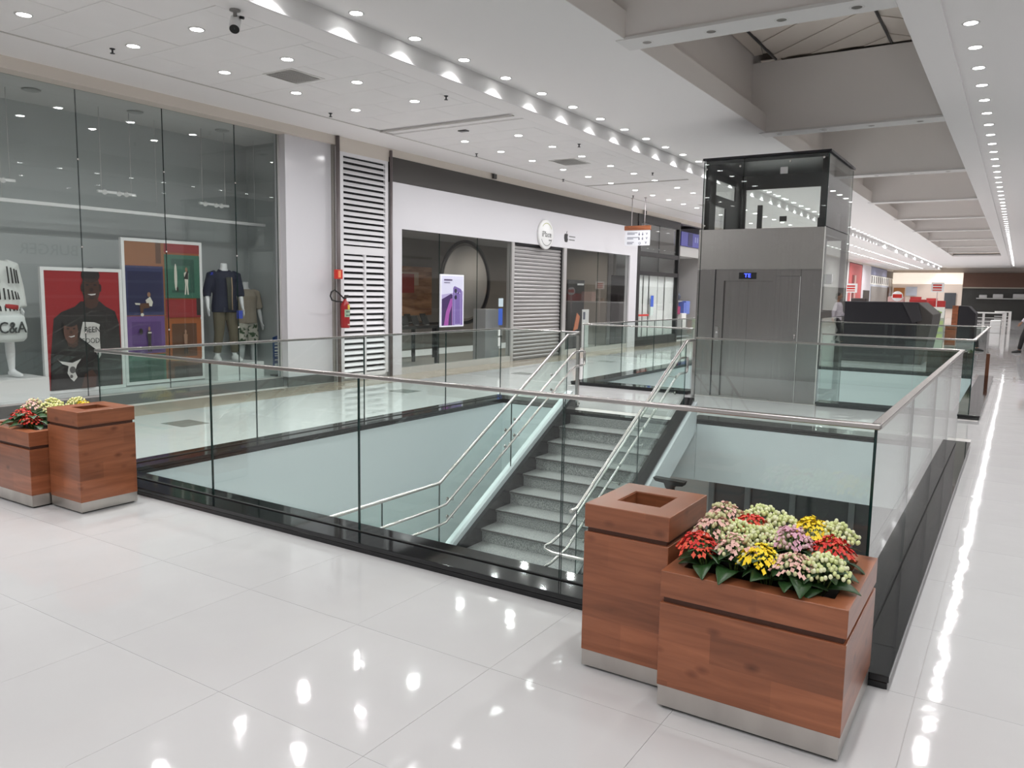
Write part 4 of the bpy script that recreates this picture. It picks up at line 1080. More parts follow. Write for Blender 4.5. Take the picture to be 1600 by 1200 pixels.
struct('trim_6', MB().box(WX - .05, WX + .0, 9.93, 11.2, 3.96, 4.06), MATS['bulkhead cream'])
struct('wall_louvre', B(-10.3, -10.03, 9.85, 11.3, 0, 4.06), MATS['shadow gap'])
pp = struct('trim_7', MB().tube([(WX + .03, 9.875, .0), (WX + .03, 9.875, 4.19)], .035, 12).tube([(WX + .03, 11.225, .0), (WX + .03, 11.225, 4.16)], .028, 12), mat('pipe brown grey', (.16, .135, .135), .4), label='dark drain pipes on both sides of the louvred door')
al = thing('fire_alarm_box', 'small red fire alarm box on the pipe beside the louvred door', 'alarm box', (-9.86, 9.79, 1.87))
B(-9.88, -9.82, 9.72, 9.87, 1.79, 1.95).build('box', RED, al, bevel=.006)
B(-9.8195, -9.817, 9.765, 9.825, 1.815, 1.93).build('break_glass', mat('orange glass', (.85, .32, .16), .2), al)
ex = thing('fire_extinguisher', 'red fire extinguisher hung on the louvred door', 'extinguisher', (-9.83, 9.93, .95))
ec = (-9.83, 9.93, 0)
MB().lathe([(0, .95), (.072, .95), (.080, .97), (.080, 1.32), (.068, 1.38), (.03, 1.42), (.022, 1.45), (0, 1.45)], ec, 20).build('cylinder', mat('extinguisher red', (.33, .012, .015), .3), ex)
MB().box(-9.845, -9.815, 9.91, 9.95, 1.445, 1.49).box(-9.835, -9.825, 9.92, 10.03, 1.485, 1.497).box(-9.835, -9.825, 9.92, 10.01, 1.51, 1.52).build('valve', mat('valve dark', (.06, .05, .05), .4), ex)
MB().tube([(-9.83, 9.90, 1.46), (-9.83, 9.78, 1.55), (-9.83, 9.69, 1.60), (-9.83, 9.61, 1.57), (-9.83, 9.585, 1.50), (-9.83, 9.62, 1.43), (-9.83, 9.72, 1.41), (-9.83, 9.86, 1.40)], .013, 8).build('hose', RUBBER, ex)
def arcband(mb, c, r, a0, a1, z0, z1, n=8, mi=0):
    vs = []; 
    for k in range(n + 1):
        a = a0 + (a1 - a0) * k / n
        vs += [(c[0] + r * math.cos(a), c[1] + r * math.sin(a), z0), (c[0] + r * math.cos(a), c[1] + r * math.sin(a), z1)]
    return mb.add(vs, [(2 * k, 2 * k + 2, 2 * k + 3, 2 * k + 1) for k in range(n)], mi, True)
lb = MB(); arcband(lb, ec, .0812, -.9, 1.4, 1.14, 1.27, mi=0); arcband(lb, ec, .0812, -.2, 1.4, 1.27, 1.35, mi=1); arcband(lb, ec, .0815, -.6, 1.2, 1.16, 1.18, mi=2); arcband(lb, ec, .0815, -.6, 1.2, 1.22, 1.24, mi=2); arcband(lb, ec, .0812, -.2, 1.2, 1.0, 1.02, mi=3)
lb.build('label_sticker', [mat('label green', (.30, .42, .30), .5), mat('label yellow', (.65, .52, .08), .5), mat('label dark', (.08, .12, .1), .5), mat('label pale', (.7, .6, .5), .5)], ex)

# ================================================================== PHONE SHOP
ip = thing('phone_shop_front', 'white phone shop front with dark top band, two windows and rolled-down shutter', 'shop front', (WX, 16.8, 0))
B(WX - .12, WX + .01, 11.27, 22.45, 3.61, 4.058).build('dark_band', mat('band charcoal', (.062, .056, .053), .5), ip)
B(WX - .12, WX + .03, 11.27, 22.45, 2.765, 3.608).build('fascia_panel', SHELLW, ip)
B(WX - .12, WX + .03, 11.27, 11.53, .0, 2.765).build('jamb', SHELLW, ip)
B(WX - .12, WX + .03, 21.92, 22.45, .0, 2.765).build('jamb', SHELLW, ip)
B(WX - .12, WX + .02, 15.40, 15.51, .0, 2.765).build('mullion', ALU, ip)
B(WX - .12, WX + .02, 17.86, 18.02, .0, 2.765).build('mullion', ALU, ip)
for a, b in ((11.53, 15.40), (18.02, 21.92)): B(WX - .10, WX + .012, a, b, 0, .13).build('base', mat('pale base', (.50, .49, .47), .4), ip)
for a, b in ((11.53, 12.75), (12.755, 14.08), (14.085, 15.40), (18.02, 19.9), (19.905, 21.92)):
    MB().box(WX - .036, WX - .024, a + .002, b - .002, .13, 2.765, mis=(1, 1, 1, 1, 0, 0)).build('glass_pane', [SHOPGLASS, GEDGE], ip)
sg = MB().lathe([(0, .09), (.335, .09), (.36, .07), (.36, .03), (0, .03)], (WX + .0, 16.84, 3.03), 40, axis='x').build('sign_disc', WHITE, ip)
sgm = mat('sign grey', (.16, .165, .16), .5)
rg = MB()
for a0, a1, mi in ((.55, 2.4, 0), (3.6, 5.9, 1)):
    vs = []
    for k in range(25):
        a = a0 + (a1 - a0) * k / 24
        for r in (.262, .278): vs.append((WX + .0925, 16.84 + r * math.cos(a), 3.03 + r * math.sin(a)))
    rg.add(vs, [(2 * k, 2 * k + 1, 2 * k + 3, 2 * k + 2) for k in range(24)], mi)
rg.build('sign_ring', [mat('sign olive', (.42, .44, .16), .5), sgm], sg)
text('iPlace', .20, (WX + .092, 16.84, 3.03), RX, sgm, sg, ext=.003)
B(WX + .091, WX + .095, 16.95, 17.08, 2.885, 2.91).build('text_line', sgm, sg)
lk = mat('logo black', (.015, .015, .015), .4)
lg = MB()
pts = [(.0, .085), (.05, .10), (.09, .07), (.075, .03), (.075, -.01), (.10, -.045), (.07, -.11), (.035, -.125), (.0, -.115), (-.035, -.125), (-.075, -.10), (-.105, -.02), (-.10, .05), (-.06, .095)]
lg.prism([(17.93 + a, 3.035 + b) for a, b in pts], WX + .03, WX + .034, 'x').prism([(17.935, 3.13), (17.96, 3.19), (17.985, 3.20), (17.965, 3.14)], WX + .03, WX + .034, 'x')
lg.build('fruit_logo', lk, ip)
for z, l in ((3.07, .33), (2.985, .30)): B(WX + .03, WX + .034, 18.09, 18.09 + l, z - .014, z + .014).build('text_line', sgm, ip)
# shutter
shu = thing('roller_shutter', 'grey rolled-down roller shutter in the phone shop doorway', 'shutter', (WX, 16.7, 0))
shm = mat('shutter grey', (.33, .318, .318), .35, metal=.4)
n = 30; hz = 2.70 / n; sm_ = None
for k in range(n):
    if sm_ is None:
        o = MB().prism([(-.02, .004), (-.006, .012), (.004, hz * .35), (.004, hz * .6), (-.008, hz - .012), (-.02, hz - .002)], 0, 2.34, 'y').build('slat', shm); sm_ = o.data
    else: o = bpy.data.objects.new('slat', sm_); C.objects.link(o)
    o.parent = shu; o.location = (-.05, 15.515 - 16.7, .01 + k * hz)
B(WX - .12, WX - .1, 15.51, 17.86, 0, 2.76).build('backing', mat('shutter backing', (.06, .06, .06), .6), shu)
B(WX - .11, WX - .02, 15.51, 17.86, 2.712, 2.764).build('head_box', DARKM, shu)
for a, b in ((15.511, 15.53), (17.82, 17.859)): B(WX - .08, WX - .025, a, b, 0, 2.71).build('guide', RUBBER, shu)
# inside
rm = MB().box(-13.9, -13.8, 11.3, 22.4, 0, 3.2).box(-13.8, WX - .13, 11.2, 11.29, 0, 3.2).box(-13.8, -10.9, 22.40, 22.49, 0, 3.2)
struct('wall_phone_shop', rm, mat('shop wall taupe', (.24, .22, .20), .6), label='taupe inner walls of the phone shop')
struct('ceiling_phone_shop', B(-13.8, WX - .13, 11.3, 22.4, 3.0, 3.1), mat('shop ceiling', (.30, .295, .285), .6))
wl = dl_data.copy(); wl.energy = 9; wl.color = (1, .86, .72)  # warm lamps added to brighten the dim shop interior
for k, (x, y) in enumerate(((-11.3, 12.6), (-11.1, 15.4), (-11.2, 17.4), (-11.5, 19.8), (-11.5, 21.4))):
    downlight(x, y, 2.999, f'added warm fill lamp inside the phone shop, {ORD[k]} from the louvred door', 'added fill lamps inside the phone shop', data=wl)
mu = thing('reflection_panel', 'panel painted as warm reflections, with a red stripe behind the phone shop window', 'wall panel', (-13.7, 16, 1.2))  # warm reflections from across the aisle, put into the panel's colours
B(-13.79, -13.72, 13.4, 17.2, .95, 2.25).build('panel', mat('reflected wood', (.55, .30, .16), .5, noise=((1, 1.3, 7), (.24, .10, .045), .35, .65, 4)), mu)
B(-13.71, -13.69, 13.4, 16.6, 1.75, 2.1).build('cream_band', mat('reflected cream', (.55, .40, .28), .5), mu)
B(-13.69, -13.68, 15.6, 16.4, 1.55, 2.05).build('red_stripe', mat('reflected red', (.35, .04, .03), .5), mu)
ds = thing('round_wall_disc', 'large plain grey disc on the phone shop wall', 'wall decoration', (-12.2, 16.6, 1.9))
MB().lathe([(0, .0), (.95, .0), (.95, .05), (0, .05)], (-12.3, 16.8, 1.85), 48, axis='x').build('disc', mat('disc grey', (.62, .62, .62), .5), ds)
MB().lathe([(1.02, -.02), (1.10, -.02), (1.10, .03), (1.02, .03)], (-12.3, 16.85, 1.85), 48, axis='x').build('ring', DARKM, ds)
for k, (x, y0, y1, lab) in enumerate(((-11.2, 12.0, 13.9, 'dark display table behind the first phone shop window pane'), (-12.3, 12.4, 15.2, 'dark display table deeper inside the phone shop'), (-11.35, 19.6, 20.7, 'dark display table behind the second phone shop window'))):
    t = thing('display_table', lab, 'table', (x, (y0 + y1) / 2, 0))
    B(x - .4, x + .4, y0, y1, .80, .86).build('top', mat('table black', (.03, .028, .027), .3), t)
    for yy in (y0 + .1, y1 - .1):
        for xx in (x - .33, x + .33): B(xx - .03, xx + .03, yy - .03, yy + .03, 0.0, .80).build('leg', DARKM, t)
    for q in range(5):
        yy = y0 + .25 + (y1 - y0 - .5) * q / 4
        d = thing('display_tablet', f'{ORD[q]} tablet of the ' + lab.replace('dark display ', '').replace('behind ', 'by ').replace('window pane', 'window'), 'tablet', (x + .1, yy, .86), 'tablets on the tables')
        MB().prism([(x + .12, .8605), (x + .2, .8605), (x + .2, .87), (x + .12, .87)], yy - .05, yy + .05, 'y').build('stand', ALU, d)
        MB().prism([(x + .17, .87), (x + .18, .87), (x + .09, 1.06), (x + .08, 1.06)], yy - .11, yy + .11, 'y').build('screen', RUBBER, d)
tg = thing('entry_pillar', 'grey payment pillar with blue sticker behind the phone shop window', 'pillar', (-10.35, 14.85, 0))
B(-10.55, -10.2, 14.75, 15.32, .02, 1.22).build('body', mat('pillar grey', (.36, .36, .37), .35), tg, bevel=.01)
for (y0, y1, z0, z1, m) in ((14.93, 15.12, 1.28, 1.47, mat('sticker pale', (.55, .66, .72), .5)), (14.93, 15.10, .86, 1.24, mat('sticker blue', (.03, .10, .50), .5)), (14.93, 15.08, .62, .76, WHITE), (14.93, 15.07, .38, .58, WHITE)):
    B(WX - .022, WX - .019, y0, y1, z0, z1).build('window_sticker', m, ip)
ph_ = thing('phone_poster', 'lilac backlit phone poster hung in the phone shop window', 'poster', (WX - .1, 13.26, .88))
B(WX - .12, WX - .08, 12.87, 13.67, .87, 1.96).build('frame', mat('lit frame', (.85, .82, .9), .4, emit=.5), ph_)
pq = [mat('print lilac pale', (.50, .42, .68), .5, emit=.35), mat('print violet', (.22, .14, .42), .5, emit=.3), mat('print plum', (.075, .035, .14), .5, emit=.2), mat('print magenta', (.42, .10, .42), .5, emit=.3), mat('print lens', (.03, .025, .06), .5), mat('print white lilac', (.72, .68, .85), .5, emit=.4)]
sh = [(0, rect(0, 0, 1, 1)), (5, rect(0, .62, 1, 1)), (0, [(.0, .55), (1, .62), (1, .7), (0, .62)]), (2, [(0, 0), (.50, 0), (.50, .62), (.42, .64), (.12, .56), (0, .53)]), (3, [(.10, 0), (.20, .28), (.40, .54), (.48, .55), (.48, 0)]), (2, [(.30, 0), (.34, .22), (.46, .40), (.46, 0)]),
      (1, [(.52, 0), (.52, .76), (.58, .80), (.88, .74), (.93, .70), (.96, 0)]), (0, [(.58, 0), (.58, .70), (.86, .66), (.88, 0)]), (1, [(.60, .02), (.60, .68), (.84, .64), (.86, .02)]), (4, ell(.63, .70, .055, .045)), (4, ell(.63, .57, .055, .045)), (2, ell(.75, .66, .03, .024)),
      (2, rect(.08, .905, .46, .93)), (2, rect(.08, .855, .36, .868))]
flat('print', ph_, (WX - .079, 12.90, .90), (0, .74, 0), (0, 0, 1.03), (1, 0, 0), sh, pq)
# second window content
t = thing('advert_board', 'tall dark display panel behind the second phone shop window', 'display panel', (-10.9, 20.2, 0))
B(-10.95, -10.9, 19.9, 20.9, .0, 2.0).build('panel', mat('panel dark', (.035, .037, .037), .3), t)
B(-10.899, -10.895, 20.45, 20.85, 1.85, 1.90).build('text_line', WHITE, t)
t = thing('phone_standee', 'white cut-out phone standee before the dark display panel', 'standee', (-10.6, 20.5, 0))
B(-10.62, -10.6, 20.25, 20.65, .02, 1.15).build('board', WHITE, t); B(-10.599, -10.597, 20.29, 20.42, .86, 1.08).build('print', mat('print slate', (.10, .11, .16), .4), t)
t = thing('paper_flame_prop', 'small orange and white paper prop beside the phone standee', 'prop', (-10.6, 19.9, 0))
MB().prism([(19.75, .55), (20.0, .60), (20.12, .95), (19.95, 1.05)], -10.63, -10.61, 'x').build('paper', mat('prop orange', (.60, .20, .10), .5), t)
B(-10.68, -10.58, 19.85, 19.98, 0, .56).build('stand', DARKM, t)
t = thing('shop_cabinet', 'tall cabinet with shelves just behind the mullion of the second phone shop window', 'cabinet', (-11.2, 18.9, 0))
B(-11.5, -11.0, 18.3, 19.5, .0, 2.05).build('carcass', mat('cabinet dark', (.05, .048, .045), .4), t)
B(-10.998, -10.99, 18.95, 19.3, .1, 1.95).build('pale_door', mat('cabinet pale', (.45, .45, .41), .4), t)
for z in (.5, .9, 1.3, 1.7): B(-10.998, -10.985, 18.35, 18.92, z, z + .03).build('shelf', mat('shelf grey', (.35, .36, .33), .4), t)
t = thing('hanging_banner', 'pale horizontal banner inside the second phone shop window', 'banner', (-11.3, 19.0, 2.2))
MB().prism([(18.1, 2.18), (19.6, 2.10), (19.75, 2.22), (19.7, 2.42), (19.4, 2.46), (18.1, 2.42)], -11.3, -11.28, 'x').build('cloth', mat('banner pale', (.55, .52, .50), .6), t)
MB().tube([(-11.29, 18.4, 2.44), (-11.29, 18.4, 3.0)], .005, 6).build('cable', ALU, t)
MB().tube([(-11.29, 19.4, 2.45), (-11.29, 19.4, 3.0)], .005, 6).build('cable', ALU, t)

# ================================================================== HANGING SIGN
hs = thing('hanging_sign', 'white direction sign with wooden top hung on two thin rods', 'sign', (-8.85, 20, 2.93), None)
B(-9.22, -8.50, 19.98, 20.02, 2.93, 3.34).build('panel', mat('sign white', (.80, .81, .86), .4, emit=.12), hs)
B(-9.24, -8.48, 19.97, 20.03, 3.341, 3.46).build('wooden_top', WOOD, hs)
for x in (-9.04, -8.66): MB().tube([(x, 20, 3.46), (x, 20, 4.2)], .012, 8).lathe([(.0, 4.18), (.035, 4.18), (.035, 4.2)], (x, 20, 0), 10).build('rod', mat('rod grey', (.45, .42, .42), .4), hs)
inkm = mat('ink grey', (.22, .22, .28), .5)
for z, ls in ((3.27, ((-9.15, .30), )), (3.235, ((-9.15, .22), )), (3.145, ((-9.15, .34), )), (3.11, ((-9.15, .18), )), (3.015, ((-9.15, .20), )), (2.98, ((-9.15, .16), ))):
    for x, l in ls: B(x, x + l, 19.977, 19.9795, z - .009, z + .009).build('text_line', inkm, hs)
for x, z, k in ((-8.80, 3.24, 'a'), (-8.70, 3.24, 'a'), (-8.80, 3.12, 'a'), (-8.70, 3.12, 'b'), (-8.78, 2.99, 'o'), (-8.58, 3.24, 'v'), (-8.58, 3.12, 'v'), (-8.60, 3.0, 'v')):
    mb = MB()
    if k in 'ab': mb.box(x - .02, x + .02, 19.977, 19.9795, z - .04, z + .01).box(x - .01, x + .01, 19.977, 19.9795, z + .016, z + .04)
    elif k == 'o': mb.lathe([(.022, -.003), (.034, -.003), (.034, 0), (.022, 0)], (x, 19.98, z), 16, axis='y')
    else: mb.prism([(x - .03, z + .03), (x - .015, z + .035), (x, z), (x + .015, z + .035), (x + .03, z + .03), (x, z - .04)], 19.977, 19.9795, 'y')
    mb.build('pictogram', inkm, hs)

# ================================================================== BLACK SHOP FRONT AND BLUE SIGN SHOP
bs = thing('black_shop_front', 'black framed shop front covered inside with white sheets', 'shop front', (WX, 24.2, 0))
BK = mat('frame black', (.014, .013, .014), .35)
B(WX - .12, WX + .03, 22.46, 25.98, 3.82, 4.058).build('head', BK, bs)
B(WX - .12, WX + .04, 22.46, 22.66, 0, 3.82).build('post', BK, bs)
B(WX - .12, WX + .04, 25.86, 25.98, 0, 3.82).build('post', BK, bs)
B(WX - .10, WX + .03, 22.66, 25.86, 2.80, 2.94).build('transom', BK, bs)
B(WX - .10, WX + .03, 22.66, 25.86, 2.21, 2.34).build('transom', BK, bs)
B(WX - .10, WX + .03, 22.66, 25.86, 0, .28).build('base', BK, bs)
for z0, z1 in ((2.94, 3.82), (2.34, 2.80), (.28, 2.21)):
    for a, b in ((22.66, 24.26), (24.265, 25.86)):
        MB().box(WX - .03, WX - .02, a, b, z0, z1, mis=(1, 1, 1, 1, 0, 0)).build('glass_pane', [SHOPGLASS, GEDGE], bs)
B(WX - .8, WX - .7, 22.5, 25.95, 2.2, 4.0).build('upper_backing', mat('upper backing', (.16, .16, .16), .6), bs)
shm_ = mat('sheet white', (.92, .93, .92), .6)
yy = [22.66, 23.16, 23.32, 23.62, 23.78, 24.5, 25.1, 25.86]
for k, (a, b) in enumerate(zip(yy, yy[1:])):
    MB().prism([(a + .012, WX - .10 - .03 * (k % 2)), (b - .012, WX - .10 - .03 * ((k + 1) % 2)), (b - .012, WX - .13 - .03 * ((k + 1) % 2)), (a + .012, WX - .13 - .03 * (k % 2))], .28, 2.21, 'z').build('white_sheet', shm_, bs) if False else \
        B(WX - .10 - .04 * (k % 2) - .02, WX - .10 - .04 * (k % 2), a + .012, b - .012, .28, 2.21).build('white_sheet', shm_, bs)
B(WX - .85, WX - .84, 22.5, 25.95, 0, 2.2).build('dark_backing', VOIDD, bs)
B(WX - .018, WX - .015, 23.72, 23.95, 1.22, 1.58).build('blue_sticker', mat('sticker blue', (.03, .10, .50), .5), bs)
B(WX - .018, WX - .015, 23.72, 23.95, .95, 1.22).build('pale_sticker', mat('sticker mint', (.55, .66, .62), .5), bs)
B(WX - .018, WX - .015, 22.7, 23.6, .93, .99).build('red_tape', RED, bs)
bl = thing('blue_shop_front', 'open shop front under a violet blue sign beyond the black shop', 'shop front', (WX, 27.4, 0))
B(WX - .2, WX + .06, 26.0, 28.9, 3.30, 3.78).build('sign_board', mat('sign violet', (.055, .055, .26), .4, emit=.15), bl)
B(WX + .061, WX + .066, 26.65, 27.1, 3.32, 3.76).build('sign_block', mat('sign navy', (.01, .01, .09), .4), bl)
for k in range(5): B(WX + .061, WX + .066, 27.3 + .22 * k, 27.43 + .22 * k, 3.47, 3.66).build('sign_letter', mat('letter pale', (.25, .27, .5), .5), bl)
B(WX - .2, WX, 26.0, 28.9, 2.95, 3.298).build('sign_shelf', mat('grey soffit', (.40, .39, .38), .5), bl)
B(WX - 3.0, WX - 2.9, 25.99, 30.0, 0, 3.0).build('inner_wall', mat('inner grey', (.42, .41, .40), .6), bl)
B(WX - 2.9, WX - .2, 28.8, 28.9, 0, 3.0).build('inner_side', MATS['inner grey'], bl)
B(WX - 2.9, WX - .13, 25.99, 26.05, 0, 3.0).build('inner_side', MATS['inner grey'], bl)
B(WX - 2.9, WX - .2, 26.05, 28.8, 2.98, 3.05).build('inner_ceiling', mat('inner ceiling', (.55, .54, .53), .6), bl)
goods = [(26.25, 1.05, .18, (.55, .05, .05), 'box'), (26.2, 1.55, .16, (.50, .08, .10), 'box'), (26.75, 1.62, .22, (.04, .28, .12), 'ball'), (27.2, 1.66, .16, (.05, .06, .09), 'ball'), (27.0, 1.25, .2, (.55, .04, .18), 'box'), (27.35, 1.2, .15, (.30, .03, .10), 'box'),
         (26.7, 1.1, .16, (.75, .74, .72), 'box'), (27.9, 1.2, .22, (.12, .17, .50), 'box'), (28.1, .95, .25, (.14, .20, .55), 'box'), (27.7, .55, .28, (.72, .72, .70), 'box'), (26.35, .55, .2, (.70, .62, .5), 'ball'), (26.5, .25, .2, (.35, .15, .03), 'ball'), (27.0, .6, .2, (.36, .34, .40), 'box')]
cn = {'0.55': 'red'}
lbls = ['red box on the shelf edge of the blue sign shop', 'red bag hanging above the red box in the blue sign shop', 'green ball on top of the blue sign shop display', 'small dark ball beside the green one', 'pink box in the blue sign shop display', 'dark crimson box beside the pink one',
        'white box between red and pink goods', 'blue box in the blue sign shop display', 'larger blue box below the other blue one', 'white framed crate low in the blue sign shop display', 'cream cushion low in the blue sign shop display', 'brown ball at the foot of the blue sign shop display', 'grey lilac box under the white one']
dt = thing('goods_stand', 'stepped stand carrying coloured goods in the blue sign shop', 'stand', (-10.6, 27.2, 0))
for z, d in ((.12, .0), (.42, .15), (.92, .3), (1.40, .42)):
    B(-10.75 - d * .3, -10.35 - d * .3, 26.1, 28.4, z - .03, z).build('shelf', mat('stand grey', (.4, .4, .42), .5), dt)
B(-10.95, -10.9, 26.1, 28.4, 0, 1.45).build('back', MATS['stand grey'], dt)
for (y, z, s_, c_, k), l in zip(goods, lbls):
    zs = max([q for q in (.12, .42, .92, 1.40) if q <= z] or [.12])
    m = mat(f'goods {c_}', c_, .5); x = -10.45
    mb = MB().ball((x, y, zs + s_), s_, 16) if k == 'ball' else MB().box(x - s_ * .5, x + s_ * .5, y - s_ * .8, y + s_ * .8, zs + .001, zs + s_ * 1.9)
    o = mb.build({'ball': 'toy_ball', 'box': 'goods_box'}[k], m, bevel=0 if k == 'ball' else .01); tag(o, l, 'ball' if k == 'ball' else 'box', 'goods in the blue sign shop')

# ================================================================== FAR SHOPS, LEFT SIDE AND END
def far_front(name, label, y0, y1, parts):
    t = thing(name, label, 'shop front', (WX, (y0 + y1) / 2, 0))
    for nm, a, b, z0, z1, m, dx in parts: B(WX - .2, WX + dx, a, b, z0, z1).build(nm, m, t)
    return t
far_front('red_shop_front', 'red painted shop front far along the low ceiling', 58, 63, [('red_wall', 58, 62.98, .9, 4.0, mat('coral red', (.50, .10, .10), .5), .02), ('base', 58, 62.98, 0, .9, mat('base dark', (.03, .025, .03), .5), .0), ('dark_slot', 59.2, 59.9, 1.6, 3.2, mat('slot dark red', (.2, .03, .03), .5), .05), ('pale_slot', 60.0, 60.6, 1.6, 3.2, mat('slot pale', (.6, .4, .36), .5), .05)])
far_front('white_column', 'white column between red shop and striped shop', 63, 67, [('column', 63, 66.9, 0, 4.05, mat('column lilac white', (.60, .57, .60), .5), .05), ('dark_door', 63.8, 66.7, 0, 2.2, mat('door black brown', (.035, .03, .025), .5), .07)])
t = far_front('striped_shop_front', 'far shop front with a pale sign band of thin upright strokes', 67, 86, [('top_band', 67, 76, 3.45, 4.1, mat('band slate', (.20, .21, .32), .5), .0), ('sign_band', 67, 85.5, 2.70, 3.42, mat('sign pale', (.62, .60, .56), .5, emit=.1), .03),
              ('door_frame', 67, 79, 0, 2.70, mat('frame pale blue', (.42, .44, .50), .5), .02), ('grey_door', 67.6, 77.2, 0, 2.55, mat('door grey', (.22, .205, .19), .5), .04), ('dark_jamb', 76.6, 77.6, 0, 2.6, DARKM, .06), ('side_panel', 79, 85.5, 0, 2.7, mat('side cream', (.55, .50, .42), .5), .0)])
rnd = random.Random(3)
for k in range(16):
    a = 67.6 + k * 1.1
    B(WX + .031, WX + .06, a, a + .35, 2.80 + (rnd.uniform(-.9, 0) if k > 8 else 0), 3.34).build('sign_stroke', mat('stroke grey', (.16, .15, .15), .5) if k <= 8 else mat('stroke tan', (.40, .33, .26), .5), t)
far_front('green_lit_shop_front', 'pale green lit shop front at the far end', 86, 92, [('lit_window', 84.9, 79.6, 0, 2.6, mat('lit green', (.6, .68, .45), .5, emit=.7), .02)]) if False else None
t = thing('end_shop_front', 'far end shop with a wide dark brown fascia above glass', 'shop front', (-1, 79.8, 0))
B(-4.3, 3.9, 79.6, 79.99, 2.72, 3.95).build('fascia', mat('fascia brown', (.105, .048, .030), .5), t)
B(-4.3, 3.9, 79.7, 79.99, .0, 2.72).build('window', mat('end window', (.045, .045, .042), .15), t)
B(-4.3, 3.9, 79.6, 79.7, 2.62, 2.72).build('window_head', mat('head grey', (.34, .31, .26), .4), t)
B(-3.2, .9, 79.4, 79.65, 1.72, 1.80).build('shelf', mat('shelf pale', (.5, .5, .48), .4), t)
B(.9, 1.2, 79.4, 79.7, 0, 2.7).build('post', mat('post grey', (.45, .44, .43), .4), t)
for k, (x, s_) in enumerate(((-2.7, .3), (-1.6, .38), (-.1, .42))):
    o = B(x - s_, x + s_, 79.42, 79.62, 1.801, 1.80 + s_ * .9).build('display_box', mat('display pale', (.5, .5, .5), .5), bevel=.05); tag(o, f'pale display box on the shelf of the end shop, {ORD[k]} from the lift side', 'box', 'boxes on the end shop shelf')
t = thing('lit_shop_front', 'brightly lit cream shop front at the far end beside the brown fascia', 'shop front', (-7, 79.8, 0))
B(-9.9, -4.32, 79.6, 79.99, 2.95, 3.95).build('lit_band', mat('lit cream', (1.0, .90, .78), .5, emit=.5), t)
B(-9.9, -4.32, 79.7, 79.99, 0, 2.95).build('window', mat('lit window', (.62, .52, .45), .4, emit=.22), t)
for k, (x, z0, z1, c_) in enumerate(((-9.3, 1.6, 2.6, (.45, .18, .05)), (-8.3, 1.9, 2.7, (.55, .58, .65)), (-7.9, 1.2, 1.8, (.45, .03, .03)), (-6.6, .9, 1.7, (.45, .03, .03)), (-5.2, .8, 2.2, (.06, .065, .075)))):
    B(x - .45, x + .45, 79.5, 79.6, z0, z1).build('display_panel', mat(f'panel {k}', c_, .5), t)

# ---- kiosks, promo boards, racks
FAB = mat('black cover cloth', (.010, .009, .013), .75)
k1 = thing('covered_kiosk', 'large kiosk under a black cloth cover behind the lift well', 'kiosk', (-2.9, 22.5, 0))
B(-3.85, -2.1, 21.8, 24.2, .0, 1.53).build('cover', FAB, k1, bevel=.02)
MB().prism([(-2.1, 1.535), (-1.76, 1.24), (-1.78, 1.0), (-1.93, .0), (-2.1, 0)], 21.8, 24.2, 'y').build('cover_flap', mat('cover brown black', (.050, .044, .040), .75), k1, bevel=.02)
MB().prism([(-2.45, 1.52), (-2.1, 1.5), (-1.98, 1.1), (-2.2, 1.02)], 21.76, 21.80, 'y').build('cover_fold', mat('cover fold grey', (.035, .032, .036), .75), k1)
k2 = thing('covered_kiosk', 'smaller kiosk under a black cover beyond the display rack', 'kiosk', (-1.7, 36.5, 0))
MB().prism([(-2.02, 0), (-1.42, 0), (-1.42, 1.08), (-1.68, 1.36), (-2.02, 1.38)], 36.0, 38.0, 'y').build('cover', FAB, k2, bevel=.02)
B(-2.24, -2.03, 36.0, 36.2, 0, 1.38).build('wooden_side', WOOD, k2)
def promo(name, x0, x1, z0, z1, y, label, rnd_=False):
    t = thing(name, label, 'sign', ((x0 + x1) / 2, y, 0), 'promotion signs')
    cx = (x0 + x1) / 2
    MB().tube([(cx, y, 0.0), (cx, y, z0 + .02)], .016, 8).build('pole', mat('pole pale', (.62, .5, .48), .4), t)
    MB().lathe([(0, 0.0), (.16, 0), (.15, .02), (0, .02)], (cx, y, 0), 16).build('foot', DARKM, t)
    if rnd_:
        r = (x1 - x0) / 2; MB().lathe([(0, -.02), (r, -.02), (r, .02), (0, .02)], (cx, y, (z0 + z1) / 2), 24, axis='y').build('board', WHITE, t)
        B(x0 + .03, x1 - .03, y - .026, y - .021, (z0 + z1) / 2 - .06, (z0 + z1) / 2 + .07).build('red_band', RED, t)
    else:
        B(x0, x1, y - .015, y + .015, z0, z1).build('board', WHITE, t)
        h = z1 - z0
        for q, m in ((.72, RED), (.45, RED), (.2, mat('sign pink', (.6, .2, .18), .5))): B(x0 + .05, x1 - .07, y - .02, y - .0151, z0 + h * q - .025, z0 + h * q + .025).build('text_line', m, t)
    return t
promo('promo_sign', -5.24, -4.85, 1.80, 2.12, 30, 'red and white promotion board on a pole, seen just beside the lift')
promo('promo_sign', -2.59, -2.20, 1.86, 2.19, 30.6, 'red and white promotion board on a pole above the green rack')
promo('promo_sign', -3.75, -3.40, 1.52, 1.88, 30.2, 'round red and white promotion sign between the two boards', True)
t = thing('promo_counter', 'long counter with red goods behind the covered kiosk', 'counter', (-3.6, 31, 0))
B(-5.4, -2.2, 31.2, 31.9, 0, 1.22).build('counter', mat('counter grey', (.35, .33, .33), .5), t)
B(-5.4, -2.2, 31.15, 31.95, 1.22, 1.27).build('counter_top', WHITE, t)
